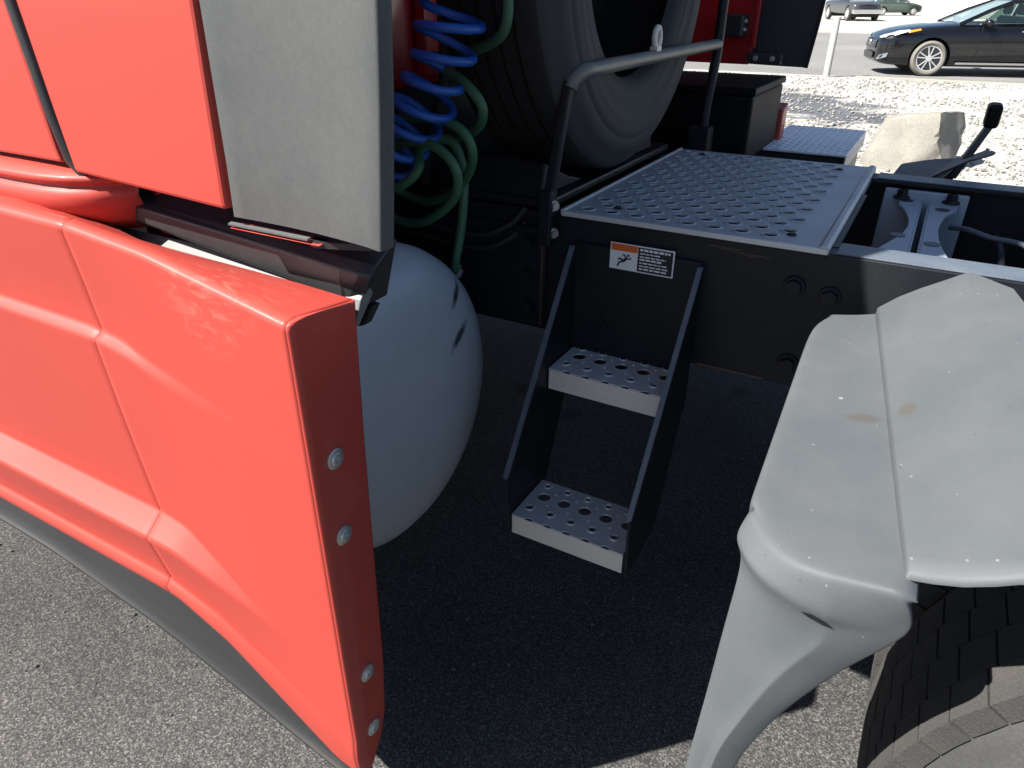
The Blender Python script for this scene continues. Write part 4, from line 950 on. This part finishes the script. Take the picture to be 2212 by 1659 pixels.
# ------------------------------------------------------------------ cars
def car(name, spec, paint, loc, heading, label, cat):
    """spec: stations (x, half width, top z at centre, shoulder z, bottom z), greenhouse and wheel data. +x is forward."""
    root = empty(name, loc); root.rotation_euler = (0, 0, heading); tag(root, label, cat)
    bm = bmesh.new(); rings = []
    for x, w, zt, zs_, zb in spec['st']:
        half = [(0, zt), (.45 * w, zt - .01), (.78 * w, zs_ + (zt - zs_) * .55), (.93 * w, zs_), (.985 * w, zs_ - .07), (w, (zs_ + zb) * .56), (.985 * w, zb + .20), (.95 * w, zb + .04), (.86 * w, zb), (0, zb)]
        ring = [(x, y, z) for y, z in half] + [(x, -y, z) for y, z in half[-2:0:-1]]
        rings.append([bm.verts.new(p) for p in ring])
    n = len(rings[0])
    for a, b in zip(rings, rings[1:]):
        for k in range(n): bm.faces.new((a[k], a[(k + 1) % n], b[(k + 1) % n], b[k]))
    bm.faces.new(rings[0]); bm.faces.new(rings[-1])
    body = bm_obj('body', bm, paint, root)
    ss = body.modifiers.new('sub', 'SUBSURF'); ss.levels = 2; ss.render_levels = 2
    # wheel openings: cut with cylinders, then bake the cut and drop the cutters
    wr = spec['wr']; cut = []
    for wx in spec['wx']:
        cb = bmesh.new(); bmesh.ops.create_cone(cb, cap_ends=True, segments=40, radius1=wr * 1.14, radius2=wr * 1.14, depth=4, matrix=Matrix.Translation((wx, 0, wr + .01)) @ Matrix.Rotation(math.pi / 2, 4, 'X'))
        c = bm_obj('cutter', cb, GRILLE, root); cut.append(c); bo = body.modifiers.new('cut', 'BOOLEAN'); bo.operation = 'DIFFERENCE'; bo.object = c; bo.solver = 'EXACT'
    bpy.context.view_layer.update()
    dg = bpy.context.evaluated_depsgraph_get(); me = bpy.data.meshes.new_from_object(body.evaluated_get(dg)); body.modifiers.clear(); body.data = me
    if len(me.materials) == 0: me.materials.append(paint)
    for c in cut: bpy.data.objects.remove(c, do_unlink=True)
    autosmooth(body, 32)
    w0 = spec['track']
    for wx in spec['wx']:
        box('wheel_well', wx - wr * 1.1, wx + wr * 1.1, -w0 + .26, w0 - .26, .22, wr * 2.0, SEAT, root, .02)
        for sgn in (1, -1):
            yo = sgn * w0; q = -sgn
            t = lathe('wheel', [(yo + q * a, r) for a, r in ((.02, wr * .70), (.0, wr * .76), (-.005, wr * .87), (.02, wr * .97), (.05, wr), (.19, wr), (.22, wr * .95), (.22, wr * .7))], (wx, 0, wr), spec.get('tyre', TYRE), root, 'y', 40, closed=True)
            rb = bmesh.new(); add_lathe(rb, [(yo + q * .02, wr * .71), (yo + q * .012, wr * .73), (yo + q * .012, wr * .66), (yo + q * .09, wr * .64), (yo + q * .10, 0)], (wx, 0, wr), 'y', 40)
            for f in rb.faces:
                cc = f.calc_center_median()
                if math.hypot(cc.x - wx, cc.z - wr) < wr * .655: f.material_index = 1
            ro = bm_obj('rim', rb, [RIM, GRILLE], t); autosmooth(ro)
            if spec.get('spokes'):
                sb = bmesh.new(); ns = spec['spokes']
                for k in range(ns):
                    a = 2 * math.pi * k / ns + (.09 if k % 2 else -.09); m_ = Matrix.Rotation(a, 3, 'Y')
                    add_box(sb, Vector((wx, yo + q * .022, wr)) + m_ @ Vector((wr * .40, 0, 0)), (wr * .56, .022, wr * .070), m_)
                bmesh.ops.create_cone(sb, cap_ends=True, segments=20, radius1=wr * .17, radius2=wr * .15, depth=.03, matrix=Matrix.Translation((wx, yo + q * .02, wr)) @ Matrix.Rotation(math.pi / 2, 4, 'X'))
                so = bm_obj('spokes', sb, RIM, t); bevel(so, .004)
            else:
                hb = bmesh.new(); bmesh.ops.create_cone(hb, cap_ends=True, segments=24, radius1=wr * .62, radius2=wr * .5, depth=.03, matrix=Matrix.Translation((wx, yo + q * .02, wr)) @ Matrix.Rotation(math.pi / 2, 4, 'X')); bm_obj('hubcap', hb, RIM, t)
    # greenhouse: roof panel, pillars and panes
    g = spec['gh']  # ((x,z) windscreen base, windscreen top, roof mid, rear top, rear base), half width at belt and roof
    (bx, bz), (tx, tz), (mx_, mz), (rx, rz), (ex, ez) = g['pts']; wbelt, wroof = g['wb'], g['wr']
    roof = []
    for x, z in ((tx + .02, tz), (tx * .6 + mx_ * .4, mz * .6 + tz * .4 + .008), (mx_, mz), (rx * .6 + mx_ * .4, mz * .6 + rz * .4 + .01), (rx - .02, rz)):
        roof.append([(x, y * wroof, z - .035 * abs(y) ** 3 * 1.2) for y in (-1.06, -1, -.75, -.4, 0, .4, .75, 1, 1.06)])
    ro = grid_obj('roof', roof, paint, root); solid(ro, .03)
    def pane(nm, pts, m): return solid(mesh_obj(nm, pts, [tuple(range(len(pts)))], m, root), .005)
    pane('windscreen', [(bx, -wbelt * .92, bz), (bx, wbelt * .92, bz), (tx, wroof * .96, tz - .01), (tx, -wroof * .96, tz - .01)], WINDSCREEN)
    pane('rear_window', [(ex, wbelt * .9, ez), (ex, -wbelt * .9, ez), (rx, -wroof * .95, rz - .01), (rx, wroof * .95, rz - .01)], WINDSCREEN)
    def at(x, k):   # point on the side glass plane: k=0 belt, 1 roof rail
        if x > tx: top = tz + (bz - tz) * (x - tx) / (bx - tx)
        elif x < rx: top = rz + (ez - rz) * (x - rx) / (ex - rx)
        else: top = tz + (rz - tz) * (tx - x) / (tx - rx)
        belt = bz + (ez - bz) * (bx - x) / (bx - ex) - .02
        y = wbelt + (wroof - wbelt) * ((belt + (top - belt) * k) - belt) / max(.05, tz - belt); return (belt + (top - belt) * k, y)
    for sgn in (1, -1):
        def P(x, k, o=0): z, y = at(x, k); return (x, sgn * (y + o), z)
        for p0, p1 in g['win']:
            pts = [P(p0, .03), P(p1, .03), P(p1, .93)] + ([P((p0 * .5 + p1 * .5), .93)] if True else []) + ([P(min(p0, tx + (bx - tx) * .0) if p0 > tx else p0, .93)])
            if p0 > tx: pts = [P(p0, .03), P(p1, .03), P(p1, .93), P(tx - .05, .93), P(tx + (p0 - tx) * .5, .90)]
            pane('side_window', pts, GLASS)
        for px, wd in g['pil']:
            bmq = bmesh.new(); z0, y0 = at(px, 0); z1, y1 = at(px, 1.0); add_tube(bmq, [(px, sgn * (y0 - .005), z0 - .03), (px - .03, sgn * (y1 + .0), z1)], wd, 6); bm_obj('pillar', bmq, paint, root)
        tube('a_pillar', [(bx + .05, sgn * wbelt * .95, bz - .03), (bx * .5 + tx * .5, sgn * (wbelt * .48 + wroof * .5), (bz + tz) / 2 + .012), (tx, sgn * wroof * 1.02, tz - .015), (mx_, sgn * wroof * 1.05, mz - .045), (rx, sgn * wroof * 1.03, rz - .02), (ex - .03, sgn * wbelt * .93, ez - .03)], .038, paint, root, 8)
        tube('window_trim', [(bx - .02, sgn * (wbelt + .012), bz - .035), ((bx + ex) / 2, sgn * (wbelt + .014), (bz + ez) / 2 - .03), (ex + .1, sgn * (wbelt + .004), ez - .03)], .010, CHROME, root, 6)
    # seats and head rests
    for sx in spec.get('seats', ()):
        for sy in (-.38, .38):
            s_ = box('seat', sx - .12, sx + .06, sy - .25, sy + .25, .5, 1.10, SEAT, root, .05)
            box('head_rest', sx - .10, sx + .02, sy - .14, sy + .14, 1.13, 1.33, SEAT, s_, .05)
    return root

sed = dict(st=[(2.43, .40, .62, .58, .30), (2.40, .62, .70, .66, .24), (2.30, .77, .80, .745, .20), (2.10, .86, .875, .80, .18), (1.75, .905, .935, .855, .17), (1.35, .925, .975, .90, .17), (.95, .93, 1.005, .925, .17), (.6, .93, 1.02, .935, .17), (0, .93, 1.00, .945, .17), (-.8, .93, 1.01, .96, .17), (-1.5, .925, 1.05, .985, .18), (-2.0, .90, 1.07, .99, .2), (-2.3, .84, 1.03, .95, .25), (-2.42, .70, .92, .86, .32)],
           wr=.335, wx=(1.45, -1.36), track=.915, spokes=10, tyre=mat('dusty_car_tyre', (0.16, 0.15, 0.13), rough=0.9),
           gh=dict(pts=((.95, 1.00), (.02, 1.405), (-.5, 1.455), (-1.15, 1.40), (-1.95, 1.07)), wb=.85, wr=.60, win=((.62, -.42), (-.50, -1.32)), pil=((-.46, .032),)), seats=(-.15, -1.05))
hd = math.atan2(-.292, -.956)
def put(wx_, wy_, track, wheelx, h):
    c, s = math.cos(h), math.sin(h); return (wx_ - (wheelx * c - track * s), wy_ - (wheelx * s + track * c), .06)
sl = put(-.525, 18.2, .915, 1.45, hd)
sedan = car('black_sedan', sed, CARBLK, sl, hd, 'glossy black sedan with silver multi-spoke wheels parked beyond the gravel', 'car')
def on_body(name, pts, m, parent, off=.012, thick=.012):
    """small panel that follows the car's body: pts given in the car's frame"""
    o = mesh_obj(name, pts, [tuple(range(len(pts)))], m, parent); solid(o, thick, 1.0); bevel(o, .003); return o
for s in (1, -1):
    on_body('headlight', [(2.355, s * .50, .665), (2.30, s * .70, .685), (2.13, s * .85, .765), (1.93, s * .905, .835), (1.92, s * .885, .862), (2.12, s * .80, .838), (2.32, s * .60, .760), (2.39, s * .47, .715)][::s], LAMP, sedan)
    on_body('turn_signal', [(1.95, s * .905, .80), (1.72, s * .918, .855), (1.74, s * .905, .882), (1.93, s * .890, .850)][::s], AMBER, sedan)
    on_body('fog_surround', [(2.405, s * .42, .375), (2.36, s * .66, .385), (2.24, s * .815, .43), (2.26, s * .80, .345), (2.39, s * .60, .285)][::s], CHROME, sedan)
    on_body('sill_trim', [(.95, s * .925, .235), (-.95, s * .925, .235), (-.95, s * .93, .275), (.95, s * .93, .275)][::s], CHROME, sedan)
    on_body('door_handle', [(-.10, s * .938, .83), (-.36, s * .938, .84), (-.36, s * .936, .868), (-.10, s * .936, .858)][::s], CHROME, sedan)
    on_body('door_handle', [(-1.02, s * .936, .85), (-1.24, s * .934, .86), (-1.24, s * .932, .886), (-1.02, s * .934, .876)][::s], CHROME, sedan)
    on_body('door_seam', [(.60, s * .9375, .30), (.592, s * .9375, .30), (.60, s * .930, .93), (.608, s * .930, .93)][::s], GRILLE, sedan, thick=.004)
    on_body('door_seam', [(-.47, s * .9375, .28), (-.478, s * .9375, .28), (-.468, s * .930, .94), (-.46, s * .930, .94)][::s], GRILLE, sedan, thick=.004)
    mb = bmesh.new(); bmesh.ops.create_uvsphere(mb, u_segments=16, v_segments=10, radius=1, matrix=Matrix.Translation((.56, s * 1.03, 1.0)) @ Matrix.Diagonal((.085, .12, .075, 1)))
    mo = bm_obj('wing_mirror', mb, CARBLK, sedan, True)
    box('mirror_stem', .52, .60, min(s * .88, s * .97), max(s * .88, s * .97), .955, .985, CARBLK, mo, .004)
    box('mirror_cap', .50, .62, min(s * .96, s * 1.10), max(s * .96, s * 1.10), 1.045, 1.073, CHROME, mo, .012)
on_body('grille', [(2.435, -.44, .50), (2.455, 0, .50), (2.435, .44, .50), (2.41, .47, .66), (2.435, 0, .685), (2.41, -.47, .66)], GRILLE, sedan)
for z in (.54, .585, .63): tube('grille_bar', [(2.425, -.43, z), (2.455 - .0, 0, z + .004), (2.425, .43, z)], .008, CHROME, sedan, 6)
lathe('badge', [(2.462, 0), (2.462, .055), (2.452, .06), (2.452, 0)], (0, 0, .60), CHROME, sedan, 'x', 20)
on_body('lower_grille', [(2.44, -.40, .29), (2.45, 0, .285), (2.44, .40, .29), (2.445, .42, .42), (2.455, 0, .43), (2.445, -.42, .42)], GRILLE, sedan)

hatch = dict(st=[(2.0, .5, .60, .56, .30), (1.95, .68, .72, .66, .26), (1.6, .78, .86, .78, .2), (1.0, .82, .95, .86, .2), (.5, .83, .98, .88, .2), (-.5, .83, 1.0, .90, .2), (-1.3, .83, 1.04, .92, .2), (-1.9, .80, 1.02, .92, .25), (-2.0, .72, .95, .86, .34)],
             wr=.31, wx=(1.25, -1.25), track=.80, gh=dict(pts=((.75, .98), (.1, 1.36), (-.5, 1.40), (-1.35, 1.36), (-1.9, 1.02)), wb=.74, wr=.58, win=((.4, -.4), (-.5, -1.3)), pil=((-.45, .03),)))
gcar = car('green_hatchback', hatch, CARGRN, (-5.6, 73.6, .056), R(28), 'small dark green car far off in the sunlit yard', 'car')
for s in (1, -1): on_body('tail_light', [(-2.0, s * .60, .72), (-1.93, s * .80, .74), (-1.92, s * .80, .90), (-1.99, s * .60, .90)][::-s], REDLENS, gcar)
box('bumper', -2.08, -1.9, -.76, .76, .30, .52, LAMP, gcar, .03)
pick = dict(st=[(2.6, .80, .92, .86, .42), (2.5, .92, 1.05, .98, .40), (1.9, .97, 1.16, 1.06, .40), (1.2, .98, 1.20, 1.10, .40), (0, .98, 1.20, 1.12, .40), (-.6, .98, 1.22, 1.12, .40), (-2.6, .97, 1.22, 1.14, .42), (-2.75, .93, 1.15, 1.1, .48)],
            wr=.42, wx=(1.75, -1.75), track=.98, gh=dict(pts=((1.15, 1.18), (.45, 1.78), (-.1, 1.82), (-.75, 1.78), (-1.0, 1.20)), wb=.88, wr=.68, win=((.8, -.1), (-.2, -.8)), pil=((-.15, .04),)))
pk = car('pickup_truck', pick, CARGRY, (-7.0, 58.3, .056), R(-62), 'dark pickup truck with a pale bumper parked beyond the lot, left of the green car', 'pickup')
box('front_bumper', 2.45, 2.78, -.95, .95, .42, .70, CHROME, pk, .04)
on_body('grille', [(2.60, -.55, .72), (2.66, 0, .72), (2.60, .55, .72), (2.58, .55, .92), (2.62, 0, .95), (2.58, -.55, .92)], GRILLE, pk)

# far white wall and pinkish post
wall = box('white_building', 1.2, 60, 84, 96, -.3, 5.0, WALLW, None, .02); wall.rotation_euler = (0, 0, 0)
wall.location = (-4.0, -24, 0)
tag(wall, 'long white rendered building wall at the far side of the yard', 'building')
pp = box('pink_post', -2.20, -1.92, 57.5, 57.8, 0, 3.0, PINK, None, .02)
tag(pp, 'faded pink post in front of the far white building', 'post')
